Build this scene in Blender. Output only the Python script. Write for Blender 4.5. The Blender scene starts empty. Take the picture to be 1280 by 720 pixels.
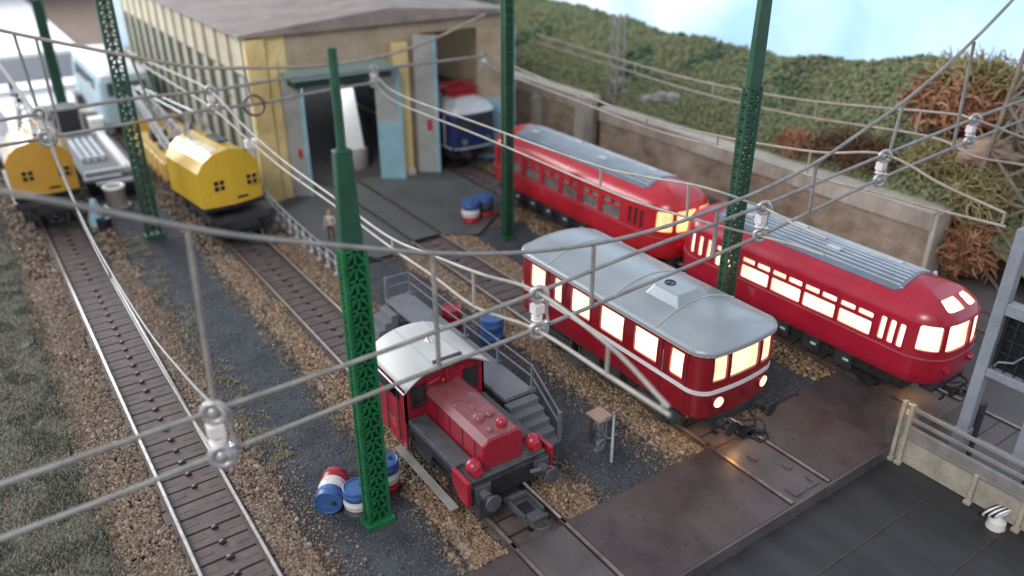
import bpy, bmesh, math, random
import numpy as np
from mathutils import Vector, Matrix, noise
random.seed(7); np.random.seed(7)
PI = math.pi
C = bpy.context.scene.collection
SC = bpy.context.scene

# ---------------------------------------------------------------- camera
cam_d = bpy.data.cameras.new('camera'); cam = bpy.data.objects.new('camera', cam_d); C.objects.link(cam)
SC.camera = cam
CP, CY, CR = 0.469274563, 0.607085996, 0.0007
cam.location = (0, 0, 13.524)
_F = Vector((math.sin(CY)*math.cos(CP), math.cos(CY)*math.cos(CP), -math.sin(CP)))
_R = Vector((math.cos(CY), -math.sin(CY), 0)); _U = _R.cross(_F)
_R2 = _R*math.cos(CR) + _U*math.sin(CR); _U2 = -_R*math.sin(CR) + _U*math.cos(CR)
cam.rotation_euler = Matrix((_R2, _U2, -_F)).transposed().to_euler()
cam_d.sensor_width = 36; cam_d.lens = 1002.0/1280*36
cam_d.clip_start = 0.1; cam_d.clip_end = 600
cam_d.dof.use_dof = True; cam_d.dof.focus_distance = 20.5; cam_d.dof.aperture_fstop = 0.14

# ---------------------------------------------------------------- light
W = bpy.data.worlds.new('World'); SC.world = W; W.use_nodes = True
W.node_tree.nodes['Background'].inputs[0].default_value = (0.80, 0.86, 1.0, 1)
W.node_tree.nodes['Background'].inputs[1].default_value = 0.52
def area(name, loc, target, sx, sy, power, col):
    l = bpy.data.lights.new(name, 'AREA'); l.shape = 'RECTANGLE'; l.size = sx; l.size_y = sy
    l.energy = power; l.color = col
    o = bpy.data.objects.new(name, l); C.objects.link(o); o.location = loc
    o.rotation_euler = (Vector(target)-Vector(loc)).to_track_quat('-Z', 'Y').to_euler()
    return o
area('window_light', (-22, 100, 32), (8, 28, 0), 60, 30, 62000, (0.92, 0.96, 1.0))
area('room_light', (-30, -8, 40), (12, 20, 0), 22, 16, 14500, (1.0, 0.95, 0.88))
SC.view_settings.view_transform = 'Standard'; SC.view_settings.look = 'None'
SC.view_settings.gamma = 1; SC.view_settings.exposure = 0.42
SC.render.engine = 'CYCLES'
try:
    SC.cycles.use_denoising = True; SC.cycles.max_bounces = 6
    SC.cycles.sample_clamp_indirect = 4
except Exception: pass

# ---------------------------------------------------------------- materials
def mat(name, col, rough=0.6, metal=0.0, var=0.15, scale=3.0, bump=0.0, bscale=30, col2=None, spec=0.5, emis=None, estr=0, coat=0.0, stretch=None, fine=0.16):
    if rough < 0.46 and fine == 0.16: fine = 0.035
    m = bpy.data.materials.new(name); m.use_nodes = True
    nt = m.node_tree; N = nt.nodes; L = nt.links
    b = N['Principled BSDF']
    b.inputs['Roughness'].default_value = rough; b.inputs['Metallic'].default_value = metal
    b.inputs['Specular IOR Level'].default_value = spec
    if coat: b.inputs['Coat Weight'].default_value = coat; b.inputs['Coat Roughness'].default_value = 0.15
    tc = N.new('ShaderNodeTexCoord')
    vec = tc.outputs['Object']
    if stretch:
        mp = N.new('ShaderNodeMapping'); mp.inputs['Scale'].default_value = stretch
        L.new(vec, mp.inputs['Vector']); vec = mp.outputs['Vector']
    n = N.new('ShaderNodeTexNoise'); n.inputs['Scale'].default_value = scale; n.inputs['Detail'].default_value = 6
    n.inputs['Roughness'].default_value = 0.65
    L.new(vec, n.inputs['Vector'])
    r = N.new('ShaderNodeValToRGB')
    c = np.array(col); c2 = np.array(col2) if col2 is not None else np.clip(c*(1+var*1.6), 0, 1)
    c1 = c if col2 is not None else c*(1-var*1.6)
    r.color_ramp.elements[0].position = 0.32; r.color_ramp.elements[1].position = 0.68
    r.color_ramp.elements[0].color = (*c1, 1); r.color_ramp.elements[1].color = (*c2, 1)
    L.new(n.outputs['Fac'], r.inputs['Fac'])
    nf = N.new('ShaderNodeTexNoise'); nf.inputs['Scale'].default_value = scale*9+4; nf.inputs['Detail'].default_value = 5; nf.inputs['Roughness'].default_value = 0.7
    L.new(vec, nf.inputs['Vector'])
    mrf = N.new('ShaderNodeMapRange'); mrf.inputs['From Min'].default_value = 0.3; mrf.inputs['From Max'].default_value = 0.7
    mrf.inputs['To Min'].default_value = 1-fine; mrf.inputs['To Max'].default_value = 1+fine
    L.new(nf.outputs['Fac'], mrf.inputs['Value'])
    vm = N.new('ShaderNodeVectorMath'); vm.operation = 'SCALE'
    L.new(r.outputs['Color'], vm.inputs[0]); L.new(mrf.outputs['Result'], vm.inputs['Scale']); L.new(vm.outputs['Vector'], b.inputs['Base Color'])
    if bump:
        n2 = N.new('ShaderNodeTexNoise'); n2.inputs['Scale'].default_value = bscale; n2.inputs['Detail'].default_value = 4
        L.new(vec, n2.inputs['Vector'])
        bp = N.new('ShaderNodeBump'); bp.inputs['Strength'].default_value = bump; bp.inputs['Distance'].default_value = 0.05
        L.new(n2.outputs['Fac'], bp.inputs['Height']); L.new(bp.outputs['Normal'], b.inputs['Normal'])
    if rough and rough < 0.9:
        mr = N.new('ShaderNodeMapRange'); mr.inputs['To Min'].default_value = max(0.03, rough-0.1); mr.inputs['To Max'].default_value = min(1, rough+0.12)
        L.new(n.outputs['Fac'], mr.inputs['Value']); L.new(mr.outputs['Result'], b.inputs['Roughness'])
    if emis:
        L.new(r.outputs['Color'], b.inputs['Base Color'])
        b.inputs['Emission Color'].default_value = (*emis, 1); b.inputs['Emission Strength'].default_value = estr
    return m

def island_mat(name, cols, rough=0.85, spec=0.3):
    """one tone per loose piece"""
    m = bpy.data.materials.new(name); m.use_nodes = True
    N = m.node_tree.nodes; L = m.node_tree.links; b = N['Principled BSDF']
    g = N.new('ShaderNodeNewGeometry'); r = N.new('ShaderNodeValToRGB')
    e = r.color_ramp.elements
    for i, c in enumerate(cols):
        p = i/(len(cols)-1)
        if i == 0: e[0].position = 0; e[0].color = (*c, 1)
        elif i == len(cols)-1: e[len(e)-1].position = 1; e[len(e)-1].color = (*c, 1)
        else:
            x = e.new(p); x.color = (*c, 1)
    L.new(g.outputs['Random Per Island'], r.inputs['Fac']); L.new(r.outputs['Color'], b.inputs['Base Color'])
    b.inputs['Roughness'].default_value = rough; b.inputs['Specular IOR Level'].default_value = spec
    return m

def lit_mat(name, col, strength, scale=1.2):
    """a lit window: brighter and dimmer patches where the lamp inside sits"""
    m = bpy.data.materials.new(name); m.use_nodes = True
    N = m.node_tree.nodes; L = m.node_tree.links; b = N['Principled BSDF']
    b.inputs['Base Color'].default_value = (0.6, 0.5, 0.35, 1); b.inputs['Roughness'].default_value = 0.25
    b.inputs['Emission Color'].default_value = (*col, 1)
    tc = N.new('ShaderNodeTexCoord'); n = N.new('ShaderNodeTexNoise'); n.inputs['Scale'].default_value = scale
    L.new(tc.outputs['Object'], n.inputs['Vector'])
    mr = N.new('ShaderNodeMapRange'); mr.inputs['From Min'].default_value = 0.3; mr.inputs['From Max'].default_value = 0.7
    mr.inputs['To Min'].default_value = strength*0.62; mr.inputs['To Max'].default_value = strength*1.45
    L.new(n.outputs['Fac'], mr.inputs['Value']); L.new(mr.outputs['Result'], b.inputs['Emission Strength'])
    return m

M = {}
M['asphalt'] = mat('asphalt', (0.028, 0.031, 0.039), 0.9, col2=(0.065, 0.071, 0.085), scale=1.1, bump=1.0, bscale=14)
M['apron'] = mat('apron', (0.06, 0.065, 0.066), 0.75, col2=(0.10, 0.105, 0.105), scale=0.5, bump=0.15, bscale=8)
M['soil'] = mat('soil', (0.09, 0.062, 0.045), 0.95, col2=(0.20, 0.145, 0.11), scale=4, bump=1.0, bscale=16)
M['turf'] = mat('turf', (0.075, 0.085, 0.060), 0.95, col2=(0.185, 0.195, 0.145), scale=1.6, bump=0.25, bscale=22)
M['baseboard'] = mat('baseboard', (0.72, 0.72, 0.72), 0.6, var=0.06, scale=0.3)
M['ballast'] = island_mat('ballast', [(0.06, 0.032, 0.018), (0.15, 0.085, 0.046), (0.28, 0.165, 0.09), (0.11, 0.066, 0.04), (0.38, 0.25, 0.15), (0.19, 0.115, 0.066), (0.46, 0.36, 0.25), (0.13, 0.078, 0.05)], 0.6, 0.5)
M['ballast_pale'] = island_mat('ballast_pale', [(0.075, 0.050, 0.036), (0.15, 0.102, 0.074), (0.23, 0.16, 0.115), (0.11, 0.075, 0.056), (0.31, 0.24, 0.185), (0.17, 0.118, 0.086), (0.36, 0.31, 0.26)], 0.8, 0.3)
M['grit'] = island_mat('grit', [(0.022, 0.024, 0.03), (0.05, 0.055, 0.066), (0.035, 0.04, 0.05), (0.09, 0.095, 0.11), (0.15, 0.155, 0.165), (0.045, 0.05, 0.06)], 0.7, 0.4)
M['fibre'] = island_mat('fibre', [(0.12, 0.125, 0.10), (0.21, 0.21, 0.17), (0.30, 0.30, 0.25), (0.17, 0.155, 0.12), (0.36, 0.35, 0.29), (0.24, 0.20, 0.15)], 0.9)
M['fibre_dark'] = island_mat('fibre_dark', [(0.05, 0.062, 0.045), (0.09, 0.105, 0.075), (0.13, 0.14, 0.11)], 0.9)
M['fibre_dry'] = island_mat('fibre_dry', [(0.20, 0.19, 0.13), (0.30, 0.29, 0.20), (0.40, 0.38, 0.28), (0.26, 0.22, 0.16)], 0.9)
M['sleeper'] = mat('sleeper', (0.075, 0.054, 0.052), 0.7, col2=(0.14, 0.105, 0.10), scale=2.2, bump=0.2, bscale=18)
M['sleeper_gap'] = mat('sleeper_gap', (0.018, 0.013, 0.012), 0.9, var=0.2)
M['rail'] = mat('rail', (0.60, 0.57, 0.53), 0.36, metal=0.85, var=0.08, scale=5)
M['rail_rust'] = mat('rail_rust', (0.10, 0.07, 0.055), 0.6, metal=0.15, var=0.25, scale=5)
M['rail_dull'] = mat('rail_dull', (0.30, 0.24, 0.21), 0.38, metal=0.8, var=0.2, scale=4)
M['stud'] = mat('stud', (0.012, 0.011, 0.011), 0.35, var=0.1)
M['stud_tip'] = mat('stud_tip', (0.55, 0.5, 0.46), 0.3, metal=0.9)
M['plate'] = mat('plate', (0.046, 0.035, 0.036), 0.36, col2=(0.098, 0.076, 0.078), scale=0.8, bump=0.06, bscale=20)
M['plate2'] = mat('plate2', (0.075, 0.062, 0.062), 0.45, col2=(0.13, 0.115, 0.118), scale=0.8, bump=0.06, bscale=20)
M['pit'] = mat('pit', (0.020, 0.021, 0.023), 0.5, col2=(0.046, 0.048, 0.050), scale=0.5, stretch=(3, .5, 1))
M['cream'] = mat('cream', (0.33, 0.30, 0.24), 0.5, col2=(0.52, 0.48, 0.40), scale=2)
M['girder_grey'] = mat('girder_grey', (0.20, 0.19, 0.18), 0.5, col2=(0.30, 0.285, 0.27), scale=2)
M['cabin_grey'] = mat('cabin_grey', (0.20, 0.225, 0.26), 0.5, col2=(0.27, 0.295, 0.335), scale=1.5)
M['black'] = mat('black', (0.012, 0.013, 0.016), 0.45, var=0.2)
M['dark'] = mat('dark', (0.03, 0.031, 0.036), 0.55, var=0.25)
M['dark_grey'] = mat('dark_grey', (0.075, 0.08, 0.088), 0.5, var=0.15)
M['frame_black'] = mat('frame_black', (0.022, 0.023, 0.027), 0.35, var=0.3, scale=6)
M['mast_green'] = mat('mast_green', (0.008, 0.10, 0.034), 0.45, col2=(0.014, 0.17, 0.06), scale=2.5)
M['mast_dark'] = mat('mast_dark', (0.012, 0.058, 0.032), 0.5, col2=(0.020, 0.092, 0.050), scale=2.5)
M['wire'] = mat('wire', (0.27, 0.26, 0.245), 0.5, metal=0.15, var=0.18, scale=1.5)
M['wire_pale'] = mat('wire_pale', (0.38, 0.36, 0.32), 0.55, metal=0.1, var=0.15, scale=1.5)
M['wire_tan'] = mat('wire_tan', (0.36, 0.30, 0.245), 0.55, metal=0.1, var=0.15, scale=1.5)
M['insul'] = mat('insul', (0.46, 0.45, 0.45), 0.32, metal=0.4, var=0.12, scale=8)
M['insul_w'] = mat('insul_w', (0.78, 0.74, 0.72), 0.35, var=0.05)
M['yellow_wall'] = mat('yellow_wall', (0.60, 0.44, 0.17), 0.65, col2=(0.80, 0.64, 0.32), scale=0.9, bump=0.1, bscale=6)
M['cream_wall'] = mat('cream_wall', (0.46, 0.40, 0.29), 0.7, col2=(0.60, 0.55, 0.42), scale=0.8)
M['tan_wall'] = mat('tan_wall', (0.32, 0.25, 0.17), 0.7, col2=(0.44, 0.36, 0.26), scale=0.9)
M['teal_frame'] = mat('teal_frame', (0.12, 0.17, 0.16), 0.6, var=0.12)
M['window_grey'] = mat('window_grey', (0.48, 0.47, 0.41), 0.4, var=0.12, scale=1.2)
M['door_blue'] = mat('door_blue', (0.22, 0.40, 0.48), 0.55, col2=(0.31, 0.50, 0.58), scale=1.5)
M['door_grey'] = mat('door_grey', (0.30, 0.32, 0.31), 0.55, col2=(0.40, 0.41, 0.39), scale=1.5)
M['header_teal'] = mat('header_teal', (0.20, 0.32, 0.31), 0.45, col2=(0.28, 0.42, 0.40), scale=1)
M['shed_roof'] = mat('shed_roof', (0.20, 0.16, 0.14), 0.8, col2=(0.33, 0.27, 0.24), scale=0.7)
M['shed_floor'] = mat('shed_floor', (0.05, 0.052, 0.055), 0.8, var=0.2)
M['white'] = mat('white', (0.84, 0.85, 0.86), 0.45, var=0.02, fine=.04)
M['red_sign'] = mat('red_sign', (0.5, 0.03, 0.04), 0.45, var=0.05)
M['concrete'] = mat('concrete', (0.20, 0.135, 0.095), 0.85, col2=(0.52, 0.42, 0.33), scale=0.9, bump=0.35, bscale=5, stretch=(1, .6, .9))
M['concrete_cap'] = mat('concrete_cap', (0.28, 0.23, 0.19), 0.85, col2=(0.60, 0.54, 0.48), scale=0.6, bump=0.2, bscale=6, stretch=(1, 1, .3))
M['concrete_pale'] = mat('concrete_pale', (0.42, 0.39, 0.33), 0.8, col2=(0.55, 0.52, 0.45), scale=1)
M['rubble'] = mat('rubble', (0.20, 0.18, 0.16), 0.9, col2=(0.46, 0.44, 0.42), scale=2, bump=0.8, bscale=5)
M['hill'] = mat('hill', (0.12, 0.14, 0.07), 0.95, col2=(0.25, 0.26, 0.15), scale=0.8, bump=1.0, bscale=6)
M['foam'] = island_mat('foam', [(0.12, 0.16, 0.085), (0.17, 0.21, 0.105), (0.22, 0.245, 0.13), (0.14, 0.185, 0.105), (0.28, 0.28, 0.17), (0.20, 0.23, 0.11)], 0.95, 0.15)
M['foam_dark'] = island_mat('foam_dark', [(0.045, 0.09, 0.06), (0.065, 0.125, 0.085), (0.09, 0.15, 0.10), (0.06, 0.10, 0.06)], 0.95, 0.15)
M['foam_yellow'] = island_mat('foam_yellow', [(0.19, 0.20, 0.10), (0.27, 0.27, 0.15), (0.16, 0.18, 0.09), (0.33, 0.32, 0.20)], 0.95, 0.15)
M['lichen_rust'] = island_mat('lichen_rust', [(0.22, 0.09, 0.05), (0.38, 0.17, 0.09), (0.50, 0.27, 0.16), (0.28, 0.12, 0.07), (0.14, 0.06, 0.035), (0.44, 0.30, 0.15)], 0.8, 0.3)
M['lichen_olive'] = island_mat('lichen_olive', [(0.19, 0.16, 0.06), (0.32, 0.27, 0.12), (0.42, 0.37, 0.20), (0.15, 0.12, 0.05)], 0.8, 0.3)
M['lichen_brown'] = island_mat('lichen_brown', [(0.05, 0.028, 0.018), (0.13, 0.07, 0.042), (0.20, 0.12, 0.07), (0.03, 0.02, 0.014)], 0.8, 0.3)
M['rock'] = mat('rock', (0.24, 0.15, 0.10), 0.85, col2=(0.42, 0.30, 0.21), scale=1.4, bump=0.6, bscale=4)
M['crane_yellow'] = mat('crane_yellow', (0.60, 0.375, 0.025), 0.33, col2=(0.66, 0.43, 0.04), scale=1.2, coat=0.3)
M['crane_ochre'] = mat('crane_ochre', (0.52, 0.27, 0.035), 0.36, col2=(0.60, 0.33, 0.05), scale=1.2, coat=0.3)
M['glare_pale'] = mat('glare_pale', (0.74, 0.68, 0.50), 0.3, var=0.04, coat=.4)  # pale colour stands in for the bright reflection on crane roofs
M['wagon_yellow'] = mat('wagon_yellow', (0.58, 0.36, 0.05), 0.45, col2=(0.66, 0.46, 0.14), scale=1.2)
M['boom_grey'] = mat('boom_grey', (0.42, 0.41, 0.41), 0.4, metal=0.2, var=0.2, scale=3)
M['bus_red'] = mat('bus_red', (0.36, 0.010, 0.030), 0.28, col2=(0.43, 0.014, 0.038), scale=0.8, coat=0.35)
M['trailer_red'] = mat('trailer_red', (0.44, 0.012, 0.022), 0.28, col2=(0.54, 0.018, 0.032), scale=0.8, coat=0.35)
M['bus_rib'] = mat('bus_rib', (0.155, 0.20, 0.25), 0.38, col2=(0.21, 0.26, 0.32), scale=1.5, metal=0.3)
M['rib_pale'] = mat('rib_pale', (0.50, 0.55, 0.60), 0.35, var=0.12, scale=2)
M['trim'] = mat('trim', (0.42, 0.10, 0.12), 0.35, var=0.1)
M['silver_red'] = mat('silver_red', (0.19, 0.006, 0.012), 0.24, col2=(0.29, 0.010, 0.018), scale=0.8, coat=0.5)
M['silver_roof'] = mat('silver_roof', (0.33, 0.365, 0.385), 0.34, col2=(0.40, 0.435, 0.455), scale=0.9, metal=0.45)
M['silver_edge'] = mat('silver_edge', (0.60, 0.60, 0.60), 0.3, metal=0.4, var=0.06)
M['stripe'] = mat('stripe', (0.74, 0.70, 0.70), 0.35, var=0.04)
M['ko_red'] = mat('ko_red', (0.30, 0.012, 0.028), 0.34, col2=(0.38, 0.018, 0.038), scale=1.5, coat=0.35)
M['ko_red_top'] = mat('ko_red_top', (0.20, 0.055, 0.065), 0.36, col2=(0.30, 0.10, 0.11), scale=1.5, coat=0.2)
M['ko_roof'] = mat('ko_roof', (0.50, 0.50, 0.48), 0.42, col2=(0.60, 0.60, 0.58), scale=1.2, bump=0.03)
M['chrome'] = mat('chrome', (0.8, 0.8, 0.8), 0.15, metal=1.0, var=0.03)
M['glass_dark'] = mat('glass_dark', (0.045, 0.05, 0.055), 0.12, var=0.3, scale=3)
M['glass_grey'] = mat('glass_grey', (0.16, 0.15, 0.14), 0.2, var=0.3, scale=2)
M['lens_red'] = mat('lens_red', (0.50, 0.02, 0.04), 0.15, var=0.1, coat=0.6)
M['platform_grey'] = mat('platform_grey', (0.13, 0.142, 0.165), 0.7, col2=(0.18, 0.192, 0.218), scale=1.2)
M['rail_grey'] = mat('rail_grey', (0.15, 0.17, 0.205), 0.55, var=0.15, scale=4)
M['blue_drum'] = mat('blue_drum', (0.03, 0.085, 0.24), 0.38, col2=(0.05, 0.14, 0.36), scale=3)
M['white_drum'] = mat('white_drum', (0.66, 0.63, 0.62), 0.4, var=0.1, scale=3)
M['red_drum'] = mat('red_drum', (0.33, 0.015, 0.03), 0.35, var=0.15, scale=3)
M['loco_blue'] = mat('loco_blue', (0.010, 0.022, 0.085), 0.32, col2=(0.015, 0.032, 0.115), scale=1, coat=0.3)
M['loco_silver'] = mat('loco_silver', (0.50, 0.52, 0.54), 0.4, var=0.1, metal=0.2)
M['panto_red'] = mat('panto_red', (0.34, 0.02, 0.03), 0.4, var=0.15)
M['pale_blue'] = mat('pale_blue', (0.30, 0.42, 0.47), 0.4, col2=(0.42, 0.54, 0.58), scale=0.8)
M['skin'] = mat('skin', (0.55, 0.33, 0.22), 0.6, var=0.05)
M['shirt'] = mat('shirt', (0.50, 0.42, 0.34), 0.7, var=0.08)
M['trousers'] = mat('trousers', (0.14, 0.035, 0.04), 0.7, var=0.1)
M['hair'] = mat('hair', (0.30, 0.16, 0.07), 0.7, var=0.1)
M['wood_tan'] = mat('wood_tan', (0.28, 0.19, 0.145), 0.7, col2=(0.36, 0.26, 0.21), scale=4)
M['timber'] = mat('timber', (0.16, 0.12, 0.10), 0.8, col2=(0.34, 0.28, 0.25), scale=2, stretch=(3, .4, 3))
M['hose'] = mat('hose', (0.28, 0.34, 0.34), 0.5, var=0.2, scale=6)
M['tower_tan'] = mat('tower_tan', (0.21, 0.165, 0.125), 0.6, var=0.2, scale=3)
M['tower_rust'] = mat('tower_rust', (0.12, 0.06, 0.05), 0.6, var=0.2, scale=3)
M['panel_grey'] = mat('panel_grey', (0.34, 0.36, 0.40), 0.6, var=0.04, scale=0.3)
M['lit'] = lit_mat('lit', (1.0, 0.75, 0.43), 0.80, 1.6)
M['lit_hot'] = lit_mat('lit_hot', (1.0, 0.81, 0.54), 1.02, 1.3)
M['lit_dim'] = lit_mat('lit_dim', (1.0, 0.62, 0.22), 0.75, 3)
M['headlamp'] = lit_mat('headlamp', (1.0, 0.74, 0.46), 1.1, 6)

# ---------------------------------------------------------------- mesh helpers
ORG = {}
class G:
    def __init__(s): s.v = []; s.f = []; s.m = []; s.mats = []
    def mi(s, m):
        if m not in s.mats: s.mats.append(m)
        return s.mats.index(m)
    def add(s, vs, fs, m=None):
        o = len(s.v); s.v.extend([tuple(p) for p in vs]); k = s.mi(m)
        for f in fs: s.f.append([i+o for i in f]); s.m.append(k)
    def box(s, x0, x1, y0, y1, z0, z1, m=None):
        s.add([(x0,y0,z0),(x1,y0,z0),(x1,y1,z0),(x0,y1,z0),(x0,y0,z1),(x1,y0,z1),(x1,y1,z1),(x0,y1,z1)],
              [(0,3,2,1),(4,5,6,7),(0,1,5,4),(1,2,6,5),(2,3,7,6),(3,0,4,7)], m); return s
    def beam(s, a, b, w, h=None, m=None, up=(0,0,1)):
        """square bar from a to b"""
        a = Vector(a); b = Vector(b); d = (b-a).normalized(); h = h or w
        u = Vector(up)
        if abs(d.dot(u)) > 0.98: u = Vector((1,0,0))
        r = d.cross(u).normalized()*w/2; t = r.cross(d).normalized()*h/2
        vs = [a-r-t, a+r-t, a+r+t, a-r+t, b-r-t, b+r-t, b+r+t, b-r+t]
        s.add(vs, [(0,3,2,1),(4,5,6,7),(0,1,5,4),(1,2,6,5),(2,3,7,6),(3,0,4,7)], m); return s
    def tube(s, pts, r, n=8, m=None, closed=False, r2=None):
        pts = [Vector(p) for p in pts]; k = len(pts)
        if r2 is None: rr = [r]*k
        else: rr = [r+(r2-r)*i/(k-1) for i in range(k)]
        T = []
        for i in range(k):
            a = pts[(i-1) % k] if (closed or i > 0) else pts[i]
            b = pts[(i+1) % k] if (closed or i < k-1) else pts[i]
            T.append((b-a).normalized())
        u = Vector((0,0,1)) if abs(T[0].z) < 0.9 else Vector((1,0,0))
        u = (u-T[0]*u.dot(T[0])).normalized(); vs = []
        for i in range(k):
            u = (u-T[i]*u.dot(T[i])).normalized(); w = T[i].cross(u)
            for j in range(n):
                a = 2*PI*j/n; vs.append(pts[i]+(u*math.cos(a)+w*math.sin(a))*rr[i])
        fs = []
        for i in range(k if closed else k-1):
            for j in range(n):
                i2 = (i+1) % k
                fs.append((i*n+j, i*n+(j+1) % n, i2*n+(j+1) % n, i2*n+j))
        if not closed: fs += [tuple(range(n))[::-1], tuple((k-1)*n+j for j in range(n))]
        s.add(vs, fs, m); return s
    def cyl(s, a, b, r, n=16, m=None, r2=None): return s.tube([a, b], r, n, m, r2=r2)
    def torus(s, c, R, r, axis=(0,1,0), n=20, k=8, m=None):
        c = Vector(c); ax = Vector(axis).normalized(); u = ax.orthogonal().normalized(); w = ax.cross(u)
        return s.tube([c+(u*math.cos(2*PI*i/n)+w*math.sin(2*PI*i/n))*R for i in range(n)], r, k, m, closed=True)
    def ball(s, c, r, m=None, seg=12, rings=8, sc=(1,1,1)):
        vs = []; fs = []
        for i in range(rings+1):
            a = PI*i/rings
            for j in range(seg):
                b = 2*PI*j/seg
                vs.append((c[0]+r*sc[0]*math.sin(a)*math.cos(b), c[1]+r*sc[1]*math.sin(a)*math.sin(b), c[2]+r*sc[2]*math.cos(a)))
        for i in range(rings):
            for j in range(seg): fs.append((i*seg+j, (i+1)*seg+j, (i+1)*seg+(j+1) % seg, i*seg+(j+1) % seg))
        s.add(vs, fs, m); return s
    def lathe(s, c, prof, n=20, m=None):
        vs = []; fs = []
        for (r, z) in prof:
            for j in range(n): vs.append((c[0]+r*math.cos(2*PI*j/n), c[1]+r*math.sin(2*PI*j/n), c[2]+z))
        for i in range(len(prof)-1):
            for j in range(n): fs.append((i*n+j, i*n+(j+1) % n, (i+1)*n+(j+1) % n, (i+1)*n+j))
        fs.append(tuple(range(n))[::-1]); fs.append(tuple((len(prof)-1)*n+j for j in range(n)))
        s.add(vs, fs, m); return s
    def prism(s, poly, axis, a, b, m=None):
        """poly in the other two axes extruded along axis from a to b"""
        n = len(poly)
        def P(p, t): return {'x': (t, p[0], p[1]), 'y': (p[0], t, p[1]), 'z': (p[0], p[1], t)}[axis]
        vs = [P(p, a) for p in poly]+[P(p, b) for p in poly]
        fs = [tuple(range(n)), tuple(range(n, 2*n))[::-1]]+[(i, (i+1) % n, n+(i+1) % n, n+i) for i in range(n)]
        s.add(vs, fs, m); return s
    def xf(s, M4, start=0):
        for i in range(start, len(s.v)): s.v[i] = tuple(M4 @ Vector(s.v[i]))
        return s
    def build(s, name, m=None, parent=None, smooth=None, bevel=0, bseg=2, fixn=True, loc=None):
        me = bpy.data.meshes.new(name)
        org = Vector(ORG.get(parent.name, (0,0,0))) if parent else Vector(loc or (0,0,0))
        me.from_pydata([tuple(Vector(p)-org) for p in s.v], [], s.f)
        mats = s.mats if s.mats else []
        if mats:
            mats = [m if x is None else x for x in mats]
            mats = [x for x in mats if x is not None] or [m]
            for x in mats: me.materials.append(M[x] if isinstance(x, str) else x)
            me.polygons.foreach_set('material_index', s.m)
        else: me.materials.append(M[m] if isinstance(m, str) else m)
        if fixn and len(s.v) < 60000:
            bm = bmesh.new(); bm.from_mesh(me); bmesh.ops.recalc_face_normals(bm, faces=bm.faces); bm.to_mesh(me); bm.free()
        if smooth:
            me.polygons.foreach_set('use_smooth', [True]*len(me.polygons)); me.set_sharp_from_angle(angle=math.radians(smooth))
        me.update()
        o = bpy.data.objects.new(name, me); C.objects.link(o)
        if parent: o.parent = parent; ORG[o.name] = tuple(org)
        else: o.location = org; ORG[o.name] = tuple(org)
        if bevel:
            b = o.modifiers.new('bevel', 'BEVEL'); b.width = bevel; b.segments = bseg; b.limit_method = 'ANGLE'; b.angle_limit = math.radians(35)
        return o

def thing(name, label, cat, loc, group=None):
    o = bpy.data.objects.new(name, None); C.objects.link(o); o.location = loc; o.empty_display_size = 0.3
    ORG[o.name] = tuple(loc); o['label'] = label; o['category'] = cat
    if group: o['group'] = group
    return o
def tag(o, label, cat, group=None, kind=None):
    o['label'] = label; o['category'] = cat
    if group: o['group'] = group
    if kind: o['kind'] = kind
    return o
def struct(o): o['kind'] = 'structure'; return o
def stuff(o, label, cat): o['kind'] = 'stuff'; o['label'] = label; o['category'] = cat; return o
def copy_tree(o, loc, label, rotz=0, group=None):
    c = o.copy(); C.objects.link(c); c.location = loc; c.rotation_euler = (0, 0, rotz); c['label'] = label
    if group: c['group'] = group
    def rec(src, dst):
        for ch in src.children:
            d = ch.copy(); C.objects.link(d); d.parent = dst; rec(ch, d)
    rec(o, c); return c

# ================================================================= SETTING
def sheet(name, poly, z, m, sub=None):
    g = G(); g.add([(x, y, z) for x, y in poly], [tuple(range(len(poly)))]); o = g.build(name, m); return struct(o)
GZ = -0.16      # formation level; rail tops lie at z = 0
sheet('ground', [(-200, -60), (30, -60), (30, 300), (-200, 300)], -0.60, 'soil')
sheet('ground_base', [(-90, 8.42), (60, 8.42), (60, 66), (-90, 66)], -0.20, 'soil')
sheet('baseboard_floor', [(-60, 50.5), (4.6, 50.5), (10.5, 56), (10.5, 200), (-60, 200)], -0.13, 'baseboard')

def wavy(x0, x1, y0, y1, z, amp=0.22, n=60, seed=0):
    """a strip with ragged long edges"""
    g = G(); vs = []; fs = []
    for i in range(n+1):
        y = y0+(y1-y0)*i/n
        a = noise.noise(Vector((seed, y*0.7, 0)))*amp+noise.noise(Vector((seed, y*2.7, 3)))*amp*0.5
        b = noise.noise(Vector((seed+9, y*0.7, 0)))*amp+noise.noise(Vector((seed+9, y*2.7, 3)))*amp*0.5
        xa = x0(y) if callable(x0) else x0; xb = x1(y) if callable(x1) else x1
        vs += [(xa+a, y, z), (xb+b, y, z)]
    for i in range(n): fs.append((2*i, 2*i+1, 2*i+3, 2*i+2))
    g.add(vs, fs); return g
# dark asphalt between the tracks
struct(wavy(lambda y: 4.0 if y < 28 else 4.0+(y-28)*0.03, lambda y: 6.85, 4, 52, -0.13, seed=1).build('asphalt_path', 'asphalt'))
struct(wavy(10.35, lambda y: 13.25 if y < 18 else 13.6, 11.1, 27.0, -0.13, seed=2).build('asphalt_yard', 'asphalt'))
struct(wavy(16.7, 19.5, 11.55, 27.5, -0.13, seed=3).build('asphalt_strip', 'asphalt'))
struct(wavy(22.8, 28.5, 11.3, 40, -0.15, seed=4).build('asphalt_siding', 'asphalt'))
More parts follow.
